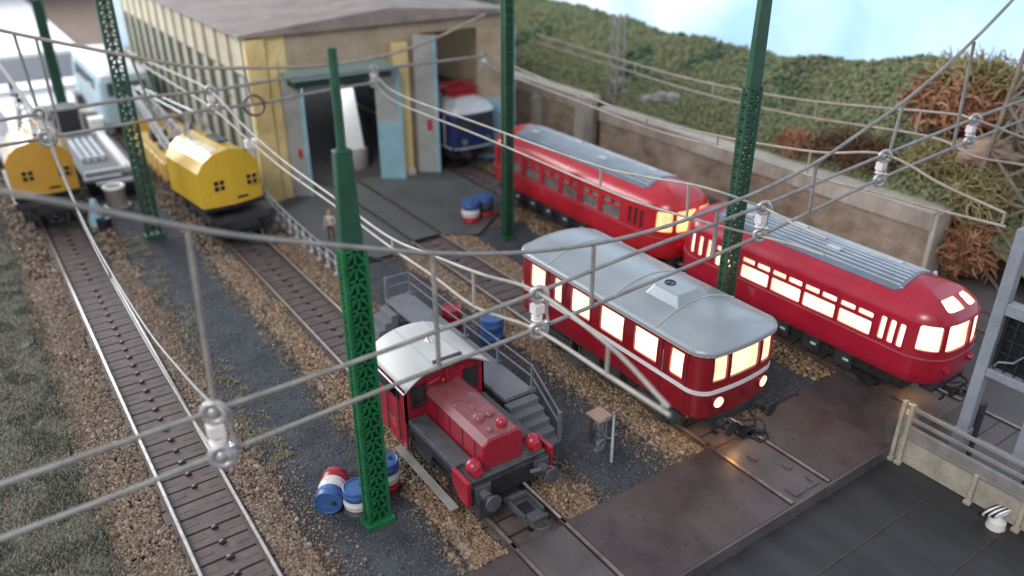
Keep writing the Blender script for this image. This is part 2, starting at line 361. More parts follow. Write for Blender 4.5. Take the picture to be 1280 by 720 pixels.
# smooth apron in front of the engine shed, cut by the flush track
g = G()
g.add([(11.0, 29.4, -.03), (11.5, 27.2, -.03), (13.75, 27.3, -.03), (14.17, 27.6, -.03), (14.17, 36.4, -.03), (10.9, 36.4, -.03)], [(0,1,2,3,4,5)])
g.add([(14.35, 28.0, -.03), (15.6, 28.0, -.03), (15.6, 36.4, -.03), (14.35, 36.4, -.03)], [(0,1,2,3)])
g.add([(15.78, 27.8, -.03), (17.0, 27.0, -.03), (19.6, 29.0, -.03), (20.3, 30, -.03), (20.3, 36.4, -.03), (15.78, 36.4, -.03)], [(0,1,2,3,4,5)])
struct(g.build('apron', 'apron'))
# grass on the left
struct(wavy(-60, 0.15, 8, 52, -0.12, amp=0.5, seed=5).build('turf_ground', 'turf'))

def scatter(name, n, region, size, matn, flat=0.7, zf=None, seed=1):
    """n little faceted stones; region() gives x, y, z"""
    rs = np.random.RandomState(seed)
    base = np.array([(1,0,0),(-1,0,0),(0,1,0),(0,-1,0),(0,0,1),(0,0,-1)], float)
    tri = np.array([(0,2,4),(2,1,4),(1,3,4),(3,0,4),(2,0,5),(1,2,5),(3,1,5),(0,3,5)])
    pos = region(rs, n); n = len(pos)
    sz = size*(0.5+rs.rand(n, 1)*0.9)
    v = base[None]*(0.6+0.8*rs.rand(n, 6, 1))
    a = rs.rand(n)*2*PI; ca, sa = np.cos(a), np.sin(a)
    tl = (rs.rand(n)-.5)*1.6; ct, st = np.cos(tl), np.sin(tl)
    x, y, z = v[..., 0], v[..., 1], v[..., 2]*flat
    y, z = y*ct[:, None]-z*st[:, None], y*st[:, None]+z*ct[:, None]
    x, y = x*ca[:, None]-y*sa[:, None], x*sa[:, None]+y*ca[:, None]
    v = np.stack([x, y, z], -1)*sz[:, None]+pos[:, None]
    f = (tri[None]+(np.arange(n)*6)[:, None, None]).reshape(-1, 3)
    me = bpy.data.meshes.new(name); me.vertices.add(n*6); me.vertices.foreach_set('co', v.reshape(-1))
    me.loops.add(len(f)*3); me.loops.foreach_set('vertex_index', f.reshape(-1).astype(np.int32))
    me.polygons.add(len(f)); me.polygons.foreach_set('loop_start', np.arange(len(f), dtype=np.int32)*3)
    me.update(calc_edges=True); me.materials.append(M[matn])
    o = bpy.data.objects.new(name, me); C.objects.link(o); return o

TX = [2.42, 8.55, 14.95, 21.2, 27.2]   # track centres
def strips(bands, y0, y1, ramp=1.0):
    w = np.array([b-a for a, b in bands]); w = w/w.sum()
    def f(rs, n):
        k = rs.choice(len(bands), n, p=w)
        # more stones close to the camera, where they can be seen
        y = y0+(y1-y0)*rs.rand(n)**ramp
        lo = np.array([b[0] for b in bands])[k]; hi = np.array([b[1] for b in bands])[k]
        e = 0.22*np.array([noise.noise(Vector((yy*0.8, kk*7.3, 1))) for yy, kk in zip(y, k)])
        u = rs.rand(n); x = lo-e+(hi-lo+2*e)*u
        c = (lo+hi)/2; z = -0.14+0.05*(1-np.abs(x-c)/((hi-lo)/2+.3))
        return np.stack([x, y, z], 1)
    return f
stuff(scatter('ballast', 30000, strips([(0.2, 1.55), (3.28, 4.05)], 11.5, 33, 1.35), 0.046, 'ballast_pale', seed=2), 'coarse tan ballast beside the leftmost track', 'ballast')
stuff(scatter('ballast_far', 5000, strips([(0.35, 1.5), (3.3, 4.2), (6.6, 7.65), (9.45, 10.4)], 31, 52, 1.2), 0.085, 'ballast_pale', seed=3), 'brown ballast beside the crane tracks', 'ballast')
stuff(scatter('ballast_middle', 21000, strips([(6.75, 7.68), (9.42, 10.35)], 11.2, 31, 1.25), 0.050, 'ballast', seed=4), 'brown ballast beside the small red locomotive track', 'ballast')
stuff(scatter('ballast_right', 19000, strips([(13.1, 14.12), (15.82, 16.75)], 11.2, 27.8, 1.1), 0.058, 'ballast', seed=5), 'golden brown ballast beside the silver roofed railcar', 'ballast')
stuff(scatter('ballast_back', 8000, strips([(19.3, 20.4), (22.05, 23.1)], 11.6, 35, 1.1), 0.075, 'ballast', seed=6), 'brown ballast under the red railbus', 'ballast')
def area_r(polys, z):
    w = np.array([(b-a)*(d-c) for a, b, c, d in polys]); w = w/w.sum()
    def f(rs, n):
        k = rs.choice(len(polys), n, p=w); P = np.array(polys)[k]
        return np.stack([P[:, 0]+(P[:, 1]-P[:, 0])*rs.rand(n), P[:, 2]+(P[:, 3]-P[:, 2])*rs.rand(n)**1.2, np.full(n, z)], 1)
    return f
stuff(scatter('grit', 26000, area_r([(4.0, 6.9, 11.2, 34), (10.3, 13.2, 11.1, 26), (16.7, 19.4, 11.6, 20)], -0.135), 0.030, 'grit', seed=8), 'dark blue grey grit over the asphalt', 'grit')
stuff(scatter('dust_stones', 900, area_r([(4.0, 5.0, 12, 30), (12.4, 13.3, 11.3, 22), (9.9, 10.8, 12, 24)], -0.12), 0.045, 'ballast_pale', seed=9), 'pale chips strayed from the ballast', 'stones')

stuff(scatter('ballast_chips', 3200, strips([(0.2, 1.5), (3.3, 4.3), (6.5, 7.6), (9.5, 10.5), (12.9, 14.1), (15.9, 16.8)], 11.2, 30, 1.3), 0.085, 'ballast_pale', seed=41), 'larger pale stones among the ballast', 'ballast')
stuff(scatter('ballast_dust', 12000, strips([(3.6, 4.6), (6.3, 7.2), (9.9, 10.9), (12.5, 13.5)], 11.2, 30, 1.3), 0.026, 'ballast_pale', seed=42), 'fine brown grains spilling over the asphalt edges', 'ballast')

def fibres(name, n, region, h, matn, seed=1, w=0.02):
    rs = np.random.RandomState(seed); pos = region(rs, n); n = len(pos)
    a = rs.rand(n)*2*PI; l = h*(0.4+rs.rand(n)); lean = (rs.rand(n, 2)-.5)*h*1.6
    d = np.stack([np.cos(a), np.sin(a), np.zeros(n)], 1)*w
    t = pos+np.stack([lean[:, 0], lean[:, 1], l], 1)
    v = np.stack([pos-d, pos+d, t], 1).reshape(-1, 3)
    me = bpy.data.meshes.new(name); me.vertices.add(n*3); me.vertices.foreach_set('co', v.reshape(-1))
    me.loops.add(n*3); me.loops.foreach_set('vertex_index', np.arange(n*3, dtype=np.int32))
    me.polygons.add(n); me.polygons.foreach_set('loop_start', np.arange(n, dtype=np.int32)*3)
    me.update(calc_edges=True); me.materials.append(M[matn]); o = bpy.data.objects.new(name, me); C.objects.link(o); return o
def patchy(x0, x1, y0, y1, thr, sc=0.7, z=-0.12):
    def f(rs, n):
        x = x0+(x1-x0)*rs.rand(n*3); y = y0+(y1-y0)*rs.rand(n*3)**1.3
        k = np.array([noise.noise(Vector((a*sc, b*sc, 5))) > thr for a, b in zip(x, y)])
        x = x[k][:n]; y = y[k][:n]; return np.stack([x, y, np.full(len(x), z)], 1)
    return f
stuff(fibres('grass', 60000, patchy(-4, 0.55, 13, 42, -0.45), 0.085, 'fibre', 3), 'grey green static grass on the left edge', 'grass')
stuff(fibres('grass_dark', 26000, patchy(-4, 0.45, 13, 42, 0.08, 1.1), 0.075, 'fibre_dark', 13), 'darker patches of grass on the left edge', 'grass')
stuff(scatter('turf_chips', 2500, area_r([(-3, .6, 13, 32)], -0.10), 0.035, 'ballast_pale', seed=14), 'pale chips strewn in the grass', 'stones')
stuff(fibres('weeds', 7000, patchy(3.9, 5.0, 17, 36, 0.05, 2.2), 0.05, 'fibre_dry', 4), 'pale dry weeds beside the path', 'weeds')
stuff(fibres('weeds_yard', 3500, patchy(6.3, 7.2, 16, 31, 0.05, 2.4), 0.05, 'fibre_dry', 5), 'thin pale weeds along the middle track', 'weeds')
stuff(fibres('weeds_platform', 2500, patchy(9.7, 10.6, 17, 25, -0.1), 0.07, 'fibre_dry', 6), 'thin weeds beside the loading platform', 'weeds')

# ---------------------------------------------------------------- tracks
def track(x, y0, y1, label, railm='rail', studs=True, sleepers=True):
    t = thing('railway_track', label, 'railway track', (x, (y0+y1)/2, GZ), 'railway tracks')
    for s in (-1, 1):
        g = G(); c = x+s*0.7175
        g.box(c-0.09, c+0.09, y0, y1, -0.135, -0.115, 'rail_rust')
        g.box(c-0.022, c+0.022, y0, y1, -0.116, -0.04, 'rail_rust')
        g.box(c-0.036, c+0.036, y0, y1, -0.042, 0.0, railm)
        g.build('rail', None, t)
    if sleepers:
        g = G(); p = 0.5754; n = int((y1-y0)/p)
        for i in range(n):
            y = y0+0.2+i*p; j = random.uniform(-0.006, 0.006); k = random.uniform(-.004, .004); g = G()
            g.box(x-0.93+j, x+0.93+j, y-0.252, y+0.252, -0.20, -0.128+k)
            # cast grain lines near the ends
            for s in (-1, 1): g.box(x+s*0.42-0.16+j, x+s*0.42+0.16+j, y-0.02, y+0.02, -0.13, -0.120+k)
            g.build('sleeper', 'sleeper', t)
        g = G(); g.box(x-0.92, x+0.92, y0, y1, -0.19, -0.165); g.build('track_bed', 'sleeper_gap', t)
    if studs:
        g = G(); n = int((y1-y0)/p)
        for i in range(n):
            y = y0+0.2+i*p+0.2
            if random.random() < 0.13: continue
            q = random.uniform(0.8, 1.15); g = G()
            g.lathe((x+random.uniform(-.01, .01), y, -0.128), [(0.085*q, 0), (0.075*q, 0.05), (0.03, 0.065)], 8, 'stud')
            g.lathe((x, y+0.01, -0.066), [(0.026, 0), (0.018, 0.018)], 6, 'stud_tip')
            g.build('contact_stud', None, t)
    return t
track(TX[0], 8.5, 51, 'leftmost railway track with bright rails running empty past the grass')
track(TX[1], 11.1, 55, 'second railway track carrying the small red locomotive and bright yellow crane')
track(TX[2], 11.2, 27.9, 'railway track under the silver roofed railcar', 'rail')
track(TX[3], 11.3, 36, 'railway track under the two coupled red railbuses', 'rail_dull')
track(TX[4], 11.3, 44, 'rightmost railway track running along the concrete retaining wall', 'rail_dull', studs=False)
# flush rails in the apron
t = thing('flush_track', 'dark grooved track set flush in the apron before the shed door', 'railway track', (TX[2], 32, -.1))
for s in (-1, 1):
    c = TX[2]+s*0.7175; g = G(); g.box(c-.03, c+.03, 27.8, 48, -.12, -0.022); g.build('rail', 'rail_rust', t)
g = G(); g.box(TX[2]-.82, TX[2]+.82, 27.9, 48, -.15, -.10); g.build('groove_bed', 'sleeper_gap', t)

# ---------------------------------------------------------------- plates and pit
def plate(x0, x1, y0, y1, z, m, label):
    g = G(); g.box(x0, x1, y0, y1, z-.12, z); o = g.build('cover_plate', m, loc=((x0+x1)/2, (y0+y1)/2, z-.12), bevel=.012)
    return tag(o, label, 'cover plate', 'steel plates along the pit edge')
YP0, YP1 = 8.45, 11.1
plate(-3, 7.75, YP0, YP1, -.02, 'plate', 'wide brown steel plate at the lower edge below the green mast')
plate(7.92, 9.18, YP0, YP1, -.03, 'plate2', 'narrow grey plate between the rails before the small red locomotive')
plate(9.35, 14.13, YP0, YP1+.06, -.02, 'plate', 'wide brown steel plate left of the silver roofed railcar')
plate(14.32, 15.58, YP0, YP1-.25, -.035, 'plate2', 'narrow grey plate between the rails in front of the silver roofed railcar')
plate(15.77, 18.25, YP0, YP1+.25, -.02, 'plate', 'sloping brown steel plate right of the silver roofed railcar')
plate(18.29, 20.4, YP0, 11.5, -.04, 'plate', 'darker steel plate beside the front railbus')
plate(20.57, 21.83, YP0, 11.5, -.05, 'plate2', 'narrow plate between the rails below the front railbus')
plate(22.0, 26.4, YP0, 11.5, -.04, 'plate', 'dark steel plate right of the front railbus')
plate(26.57, 27.83, YP0, 11.5, -.05, 'plate2', 'narrow plate between the rails of the rightmost track')
plate(28.0, 34, YP0, 12.6, -.04, 'plate2', 'dark grey plate at the foot of the tan wall')
for i, x in enumerate(TX[1:]):
    t = thing('rail_end', ['short rail ends in the plates before the small red locomotive', 'short rusty rail ends in the plates before the silver roofed railcar',
                           'short rail ends in the plates under the front railbus', 'short rail ends in the plates of the rightmost track'][i], 'rails', (x, 9.5, -.1), 'rail ends at the pit')
    for s in (-1, 1):
        c = x+s*0.7175; g = G(); g.box(c-.05, c+.05, YP0+.02, 11.3, -.10, 0.0)
        g.build('rail', 'rail_dull', t)
stuff(scatter('plate_grit', 260, area_r([(9.4, 14.1, 8.5, 11.1), (15.8, 18.2, 8.5, 11.2), (18.3, 22, 8.6, 11.3)], -0.015), 0.022, 'grit', seed=31), 'tiny crumbs lying on the brown plates', 'crumbs')
# small castings on the plate between the rails
t = thing('plate_fittings', 'small raised locking fittings at the end of the grey plate', 'fittings', (14.95, 8.9, -.03))
for (a, b, w, l, r) in ((14.55, 8.75, .10, .35, .0), (14.75, 8.62, .30, .09, 0), (15.35, 8.75, .10, .35, 0), (15.15, 8.62, .30, .09, 0), (14.8, 10.2, .12, .3, 0), (15.25, 9.45, .12, .26, 0)):
    g = G(); g.box(a-w/2, a+w/2, b-l/2, b+l/2, -.034, .02); g.build('catch', 'plate2', t, bevel=.01)
struct(G().box(-30, 60, -20, 8.42, -.62, -.40).build('pit_floor', 'pit'))
g = G(); g.box(-30, 60, 8.38, 8.455, -.5, -.035)
for i in range(60):
    if random.random() < .55: g.box(1+i*.5, 1+i*.5+random.uniform(.05, .3), 8.36, 8.40, -.4, random.uniform(-.2, -.06))
tag(g.build('pit_kerb', 'plate2'), 'rough grey kerb along the edge of the dark pit', 'kerb')
g = G()
for y in (6.9, 5.2, 3.6): g.box(0, 18.2, y-.012, y+.012, -.40, -.38)
tag(g.build('pit_rails', 'rail_rust', loc=(9, 5, -.4)), 'thin dark running rails across the pit floor', 'rails')

# transfer table
t = thing('transfer_table', 'grey transfer table with cream side girder and railings over the dark pit', 'transfer table', (20.8, 6, -.4))
X0 = 18.32
g = G(); g.box(18.5, 20.4, 2, 8.40, -.2, -.03); g.box(20.57, 21.83, 2, 8.40, -.2, -.04); g.box(22.0, 24.2, 2, 8.40, -.2, -.03)
g.build('deck', 'plate', t)
g = G()
for i in range(12): g.box(20.6, 21.8, 2.3+i*.5, 2.33+i*.5, -.05, -.03)
g.build('deck_joints', 'dark', t)
for s in (-1, 1):
    c = TX[3]+s*.7175; G().box(c-.05, c+.05, 2, 8.40, -.12, 0).build('rail', 'rail_dull', t)
G().box(X0+.06, X0+.12, 2, 8.30, -.38, .42).build('side_panel', 'cream', t)
g = G(); g.box(X0-.03, X0+.16, 2, 8.34, .42, .50); g.box(X0-.02, X0+.10, 2, 8.34, .50, .78)
g.build('side_girder', 'girder_grey', t, bevel=.015)
for z in (1.02, 1.33):
    G().box(X0-.02, X0+.05, 2, 8.34, z-.05, z+.05).build('handrail', 'girder_grey', t, bevel=.012)
for y in (8.34, 8.12, 6.22, 5.05, 3.3):
    g = G(); h = 1.48 if y != 6.22 else .5
    g.box(X0-.09, X0+.03, y-.05, y+.05, -.39, h); g.box(X0-.16, X0-.02, y-.09, y+.09, -.40, -.30)
    g.build('stanchion', 'cream', t, bevel=.012)
G().prism([(8.36, -.05), (8.36, .95), (8.75, .62), (8.62, -.05)], 'x', X0-.02, X0+.06).build('end_gusset', 'plate2', t)
# portal over the table with its cabin
t = thing('portal_cabin', 'blue grey portal posts with black grille cabin over the transfer table', 'portal', (19.3, 6.6, -.03))
for y in (7.15, 5.75):
    g = G(); g.box(19.02, 19.30, y-.14, y+.14, -.03, 6.5); g.box(18.98, 19.34, y-.17, y+.17, -.03, 1.0)
    g.build('post', 'cabin_grey', t, bevel=.02)
    g = G(); g.box(19.36, 19.62, y-.20, y+.20, -.03, 1.7); g.build('post_backing', 'dark', t, bevel=.02)
G().box(19.0, 19.3, 5.9, 7.0, 2.70, 2.92).build('sill_beam', 'cabin_grey', t, bevel=.02)
G().box(19.0, 19.3, 5.9, 7.0, 4.4, 4.7).build('top_beam', 'cabin_grey', t, bevel=.02)
g = G()
for i in range(5): g.beam((19.12, 5.95+i*.24, 2.92), (19.12, 5.95+i*.24, 4.4), .04)
for i in range(4): g.beam((19.14, 5.95, 3.05+i*.36), (19.14, 6.95, 3.05+i*.36), .04)
g.build('grille', 'frame_black', t)
G().box(19.22, 19.26, 5.9, 7.0, 2.92, 4.4).build('cabin_back', 'black', t)
g = G(); g.tube([(19.1, 6.9, 3.0), (19.0, 6.8, 3.2), (19.05, 6.5, 3.3), (18.98, 6.3, 3.6), (19.05, 6.1, 3.4)], .03, 6); g.build('cable', 'rail_grey', t)
t = thing('cable_coil', 'white and black coil of cable at the foot of the transfer table', 'cable coil', (18.0, 5.45, -.4))
g = G()
for i in range(6): g.torus((17.95, 5.62-i*.06, -.02+i*.02), .24-.01*i, .026, (0.3, 1, .5), 20, 6, 'white' if i % 2 else 'black')
g.build('coil', None, t, smooth=60)
G().lathe((18.0, 5.4, -.4), [(.22, 0), (.20, .2), (.08, .3), (.06, .5)], 14).build('drum', 'insul_w', t, smooth=40)

# ================================================================= catenary masts
def mast_parts(t, x, y, h_lat, h_solid, h_post, w=.66, d=.26, m='mast_green', m2='mast_dark', web=True, bk=1.0):
    hw, hd = w/2, d/2
    G().box(x-hw-.12, x+hw+.12, y-hd-.12, y+hd+.12, -.14, .02).build('base_plate', m, t, bevel=.02)
    g = G(); b = .075*bk
    for sx in (-1, 1):
        for sy in (-1, 1):
            g.beam((x+sx*hw, y+sy*hd, .05), (x+sx*hw*.93, y+sy*hd, h_lat), b)
    n = int(h_lat/.33); dz = (h_lat-.05)/n
    for i in range(n):
        z0 = .05+i*dz; z1 = z0+dz
        for sy in (-1, 1):
            Y = y+sy*hd
            g.beam((x-hw, Y, z0), (x, Y, z1), .05*bk, .05); g.beam((x, Y, z1), (x+hw, Y, z0), .05*bk, .05)
            g.beam((x-hw, Y, z1), (x+hw, Y, z1), .05, .05)
        for sx in (-1, 1):
            X = x+sx*hw*.97
            g.beam((X, y-hd, z0), (X, y+hd, z1), .045, .045); g.beam((X, y-hd, z1), (X, y+hd, z1), .045, .045)
            g.beam((X, y+hd, z0), (X, y-hd, z1), .045, .045)
    for sy in (-1, 1): g.beam((x, y+sy*hd, .05), (x, y+sy*hd, h_lat), .05*bk)
    g.build('lattice_column', m, t)
    if web:
        g = G(); g.box(x-hw*.86, x+hw*.86, y-.02, y+.02, .05, h_lat)
        for i in range(n):      # stamped studs on the web
            z = .05+(i+.55)*dz
            for sx in (-.5, .5):
                g.ball((x+sx*hw, y-.05, z), .075, seg=8, rings=5)
        g.build('web', m, t)
    if h_solid > h_lat:
        g = G(); g.prism([(x-hw*.93, h_lat), (x+hw*.93, h_lat), (x+hw*.68, h_solid), (x-hw*.68, h_solid)], 'y', y-hd, y+hd)
        g.build('upper_column', m2, t, bevel=.03)
    if h_post > h_solid:
        G().cyl((x, y, h_solid-.02), (x, y, h_post), .085, 12).build('top_post', m2, t, smooth=40)
GM = 'green catenary masts'
t = thing('catenary_mast', 'large bright green lattice mast nearest the camera beside the small red locomotive', 'catenary mast', (5.69, 13.8, -.14), GM)
mast_parts(t, 5.69, 13.8, 7.0, 9.05, 10.9, w=.50, d=.24)
t = thing('catenary_mast', 'green lattice mast rising behind the silver railcar roof before the front railbus', 'catenary mast', (18.0, 14.35, -.14), GM)
mast_parts(t, 18.0, 14.35, 8.5, 11.6, 11.6, w=.54, d=.2, m='mast_dark', web=False, bk=.85)
t = thing('catenary_mast', 'green lattice mast beside the rear railbus and the pair of barrels', 'catenary mast', (17.9, 26.1, -.14), GM)
mast_parts(t, 17.9, 26.1, 10.2, 10.2, 10.2, w=.36, d=.2, m='mast_dark', web=True, bk=1.2)
t = thing('catenary_mast', 'dark green lattice mast between the two cranes on the asphalt path', 'catenary mast', (5.5, 34.9, -.14), GM)
mast_parts(t, 5.5, 34.9, 10.2, 10.2, 10.2, w=.54, d=.22, m='mast_dark', web=False, bk=1.2)
t = thing('catenary_mast', 'farthest green lattice mast in the bright upper left background', 'catenary mast', (5.6, 59.5, -.14), GM)
mast_parts(t, 5.6, 59.5, 7.0, 7.0, 7.0, w=.6, m='mast_dark', web=True)
G().cyl((6.0, 13.75, 6.75), (6.28, 13.75, 6.62), .05).build('bracket_arm', 'dark', bpy.data.objects['catenary_mast'])

# pale lattice tower at the right
t = thing('lattice_tower', 'tan lattice tower among dry bushes at the right edge', 'lattice tower', (31.2, 12.4, -.2))
g = G(); cx, cy = 31.2, 12.4
def leg(sx, sy, z): k = 1.55-z*.075; return (cx+sx*k*.75, cy+sy*k*.75, z)
for sx in (-1, 1):
    for sy in (-1, 1): g.beam(leg(sx, sy, -.2), leg(sx, sy, 10), .13)
for i in range(6):
    z0, z1 = -.2+i*1.7, -.2+(i+1)*1.7
    for s in (-1, 1):
        g.beam(leg(s, -1, z0), leg(s, 1, z1), .08); g.beam(leg(s, 1, z0), leg(s, -1, z1), .08)
        g.beam(leg(-1, s, z0), leg(1, s, z1), .08); g.beam(leg(1, s, z0), leg(-1, s, z1), .08)
        g.beam(leg(s, -1, z1), leg(s, 1, z1), .08); g.beam(leg(-1, s, z1), leg(1, s, z1), .08)
g.build('tower_frame', 'tower_tan', t)
g = G(); g.beam((30.6, 11.4, 5.2), (30.6, 11.4, 10.5), .22); g.build('rust_post', 'tower_rust', t)

# grey far mast behind the wall gap
t = thing('lattice_mast', 'slim grey lattice mast behind the gap in the retaining wall', 'lattice mast', (30.4, 33.6, 0))
g = G()
for sx in (-1, 1):
    for sy in (-1, 1): g.beam((30.4+sx*.3, 33.6+sy*.3, 0), (30.4+sx*.22, 33.6+sy*.22, 7.2), .09)
for i in range(9):
    z = i*.8
    g.beam((30.1, 33.3, z), (30.7, 33.3, z+.8), .05); g.beam((30.1, 33.3, z), (30.1, 33.9, z+.8), .05)
g.build('mast_frame', 'wire', t)

# ================================================================= overhead wires
def spline(pts, n=10):
    """Catmull-Rom through the points"""
    P = [Vector(p) for p in pts]; P = [P[0]*2-P[1]]+P+[P[-1]*2-P[-2]]; out = []
    for i in range(1, len(P)-2):
        for j in range(n):
            t = j/n; a, b, c, d = P[i-1], P[i], P[i+1], P[i+2]
            out.append(0.5*((2*b)+(c-a)*t+(2*a-5*b+4*c-d)*t*t+(3*b-3*c+d-a)*t**3))
    out.append(P[-2]); return out
def insulator(parent, x, y, z1, z0, k=1.0):
    """clamp between the two span wires: ring, white block, hanger rods, ring"""
    h = z1-z0; g = G()
    g.torus((x, y-.05, z1), .17*k, .055*k, (0.4, 1, 0), 18, 8, 'insul')
    g.torus((x+.08*k, y-.07, z1-.02), .15*k, .03*k, (1, .3, .2), 16, 6, 'insul')
    g.torus((x, y-.05, z0), .18*k, .06*k, (0.3, 1, 0), 18, 8, 'insul')
    g.torus((x+.06*k, y, z0), .13*k, .04*k, (1, .3, .2), 16, 6, 'insul')
    g.ball((x, y, z1), .11*k, 'insul', 10, 8); g.ball((x, y, z0), .12*k, 'insul', 10, 8)
    g.box(x-.14*k, x+.10*k, y-.12*k, y+.10*k, z1-h*.42-.09*k, z1-h*.42+.12*k, 'insul_w')
    g.cyl((x-.05*k, y, z1-.1), (x-.05*k, y, z0+.1), .045*k, 8, 'insul')
    g.tube(spline([(x+.12*k, y-.05, z1+.08), (x+.24*k, y-.05, z1-.12), (x+.20*k, y-.05, (z0+z1)/2), (x+.24*k, y-.05, z0+.1), (x+.10*k, y-.05, z0-.12)], 5), .035*k, 7, 'insul')
    g.ball((x+.16*k, y-.1, z0+h*.2), .06*k, 'chrome', 8, 6)
    g.lathe((x-.02, y, z1-h*.75), [(.06*k, 0), (.13*k, .03), (.06*k, .07), (.13*k, .11), (.06*k, .14)], 12, 'insul_w')
    return g.build('insulator', None, parent, smooth=50)
YS = 12.0
t = thing('cross_span', 'nearest blurred cross span of grey bars with clamps above all the tracks', 'cross span', (10, YS, 6), 'cross spans over the tracks')
curve = [(-3.4, 12, 11.6), (-1.5, 12, 10.6), (0.16, 12, 9.9), (1.02, 12, 9.5), (2.37, 12, 8.86), (3.36, 12, 8.45), (4.97, 12, 7.88), (6.53, 12, 7.36), (8.33, 12, 6.9), (10.48, 12, 6.56), (12.4, 12, 6.46), (14.27, 12, 6.53), (16.2, 12, 6.70), (17.99, 12, 7.0), (19.71, 12, 7.5), (21.58, 12, 8.1), (23.6, 12, 8.98), (26, 12, 10.3), (30, 12, 12.9)]
G().tube(spline(curve, 8), .048, 8).build('carrying_wire', 'wire', t, smooth=80)
upper = [(-6, 12, 5.5), (-0.94, 12, 5.51), (2.2, 12, 5.56), (5.15, 12, 5.62), (8.9, 12, 5.82), (11.9, 12, 6.03), (15.9, 12, 6.22), (20.6, 12, 6.6), (25, 12, 6.92), (29, 12, 7.15), (32, 12, 7.3)]
lower = [(-6, 12, 4.5), (-0.44, 12, 4.57), (2.2, 12, 4.66), (5.3, 12, 4.80), (8.9, 12, 4.94), (11.9, 12, 5.11), (15.8, 12, 5.35), (20.5, 12, 5.85), (24.9, 12, 6.18), (29, 12, 6.4), (32, 12, 6.5)]
G().tube(spline(upper, 6), .047, 8).build('upper_bar', 'wire', t, smooth=80)
G().tube(spline(lower, 6), .047, 8).build('lower_bar', 'wire', t, smooth=80)
for (x, z1, xb, z0) in ((2.37, 8.83, 2.23, 5.45), (6.53, 7.36, 6.56, 4.88), (10.48, 6.55, 10.5, 5.0), (14.35, 6.5, 14.4, 5.23), (18.0, 7.0, 18.08, 5.55), (21.55, 8.1, 21.4, 6.6), (24.6, 9.4, 24.95, 6.1)):
    G().cyl((x, 12, z1), (xb, 12, z0), .05, 8).build('dropper', 'wire', t, smooth=60)
for (x, z1, z0, k) in ((2.2, 5.56, 4.64, 1.1), (9.0, 5.80, 4.93, 1.0), (16.05, 6.18, 5.45, .95), (21.1, 6.62, 5.92, .95), (25.75, 6.95, 6.25, .95)):
    insulator(t, x, 12, z1, z0, k)

YR = 34.0
t = thing('cross_span', 'farther cross span of brown wires over the cranes and the shed door', 'cross span', (9, YR, 6), 'cross spans over the tracks')
G().tube(spline([(0, YR, 9.6), (2.4, YR, 8.7), (6.12, YR, 7.49), (8.2, YR, 6.9), (10.27, YR, 6.62), (13.5, YR, 6.35), (16.5, YR, 6.45), (19, YR, 6.9), (22, YR, 7.8)], 8), .07, 8).build('carrying_wire', 'wire_tan', t, smooth=80)
G().tube(spline([(-2, YR, 5.85), (1.1, YR, 5.83), (5.47, YR, 5.98), (8.67, YR, 5.9), (11.74, YR, 6.0), (16.0, YR, 5.9), (22, YR, 5.85)], 6), .07, 8).build('upper_bar', 'wire', t, smooth=80)
G().tube(spline([(-2, YR, 4.9), (0.87, YR, 4.92), (5.28, YR, 5.04), (8.6, YR, 5.15), (10.3, YR, 5.1), (13.7, YR, 5.27), (16, YR, 5.3)], 6), .07, 8).build('lower_bar', 'wire', t, smooth=80)
for (x, z1, xb, z0) in ((2.25, 8.75, 2.4, 5.1), (2.89, 8.5, 2.9, 5.1), (5.9, 7.5, 6.3, 5.1), (10.1, 6.64, 10.25, 5.1)):
    G().cyl((x, YR, z1), (xb, YR, z0), .055, 8).build('dropper', 'wire', t, smooth=60)
for (x, z1, z0, k) in ((2.42, 5.85, 4.95, 1.5), (8.6, 5.9, 5.15, 1.1), (15.9, 5.9, 5.3, 1.0), (21.9, 5.85, 5.3, 1.0)):
    insulator(t, x, YR, z1, z0, k)
g = G(); g.torus((10.3, YR, 5.05), .42, .06, (.3, 1, 0), 24, 6); g.build('ring', 'tower_rust', t, smooth=60)

def catenary(label, up, lo, drops, r, m, drop_r=.045, m2=None):
    t = thing('catenary_wire', label, 'overhead wire', up[len(up)//2], 'overhead wires along the tracks')
    U = spline(up, 8); Lw = spline(lo, 8); r *= .85; drop_r *= .85
    G().tube(U, r, 8).build('carrier_wire', m, t, smooth=80)
    G().tube(Lw, r, 8).build('contact_wire', m2 or m, t, smooth=80)
    def at_y(P, y):
        for a, b in zip(P, P[1:]):
            if min(a.y, b.y) <= y <= max(a.y, b.y) and abs(a.y-b.y) > 1e-6:
                k = (y-a.y)/(b.y-a.y); return a.lerp(b, k)
        return P[0] if abs(P[0].y-y) < abs(P[-1].y-y) else P[-1]
    for y in drops:
        G().cyl(at_y(U, y), at_y(Lw, y), drop_r, 8).build('dropper', m, t, smooth=60)
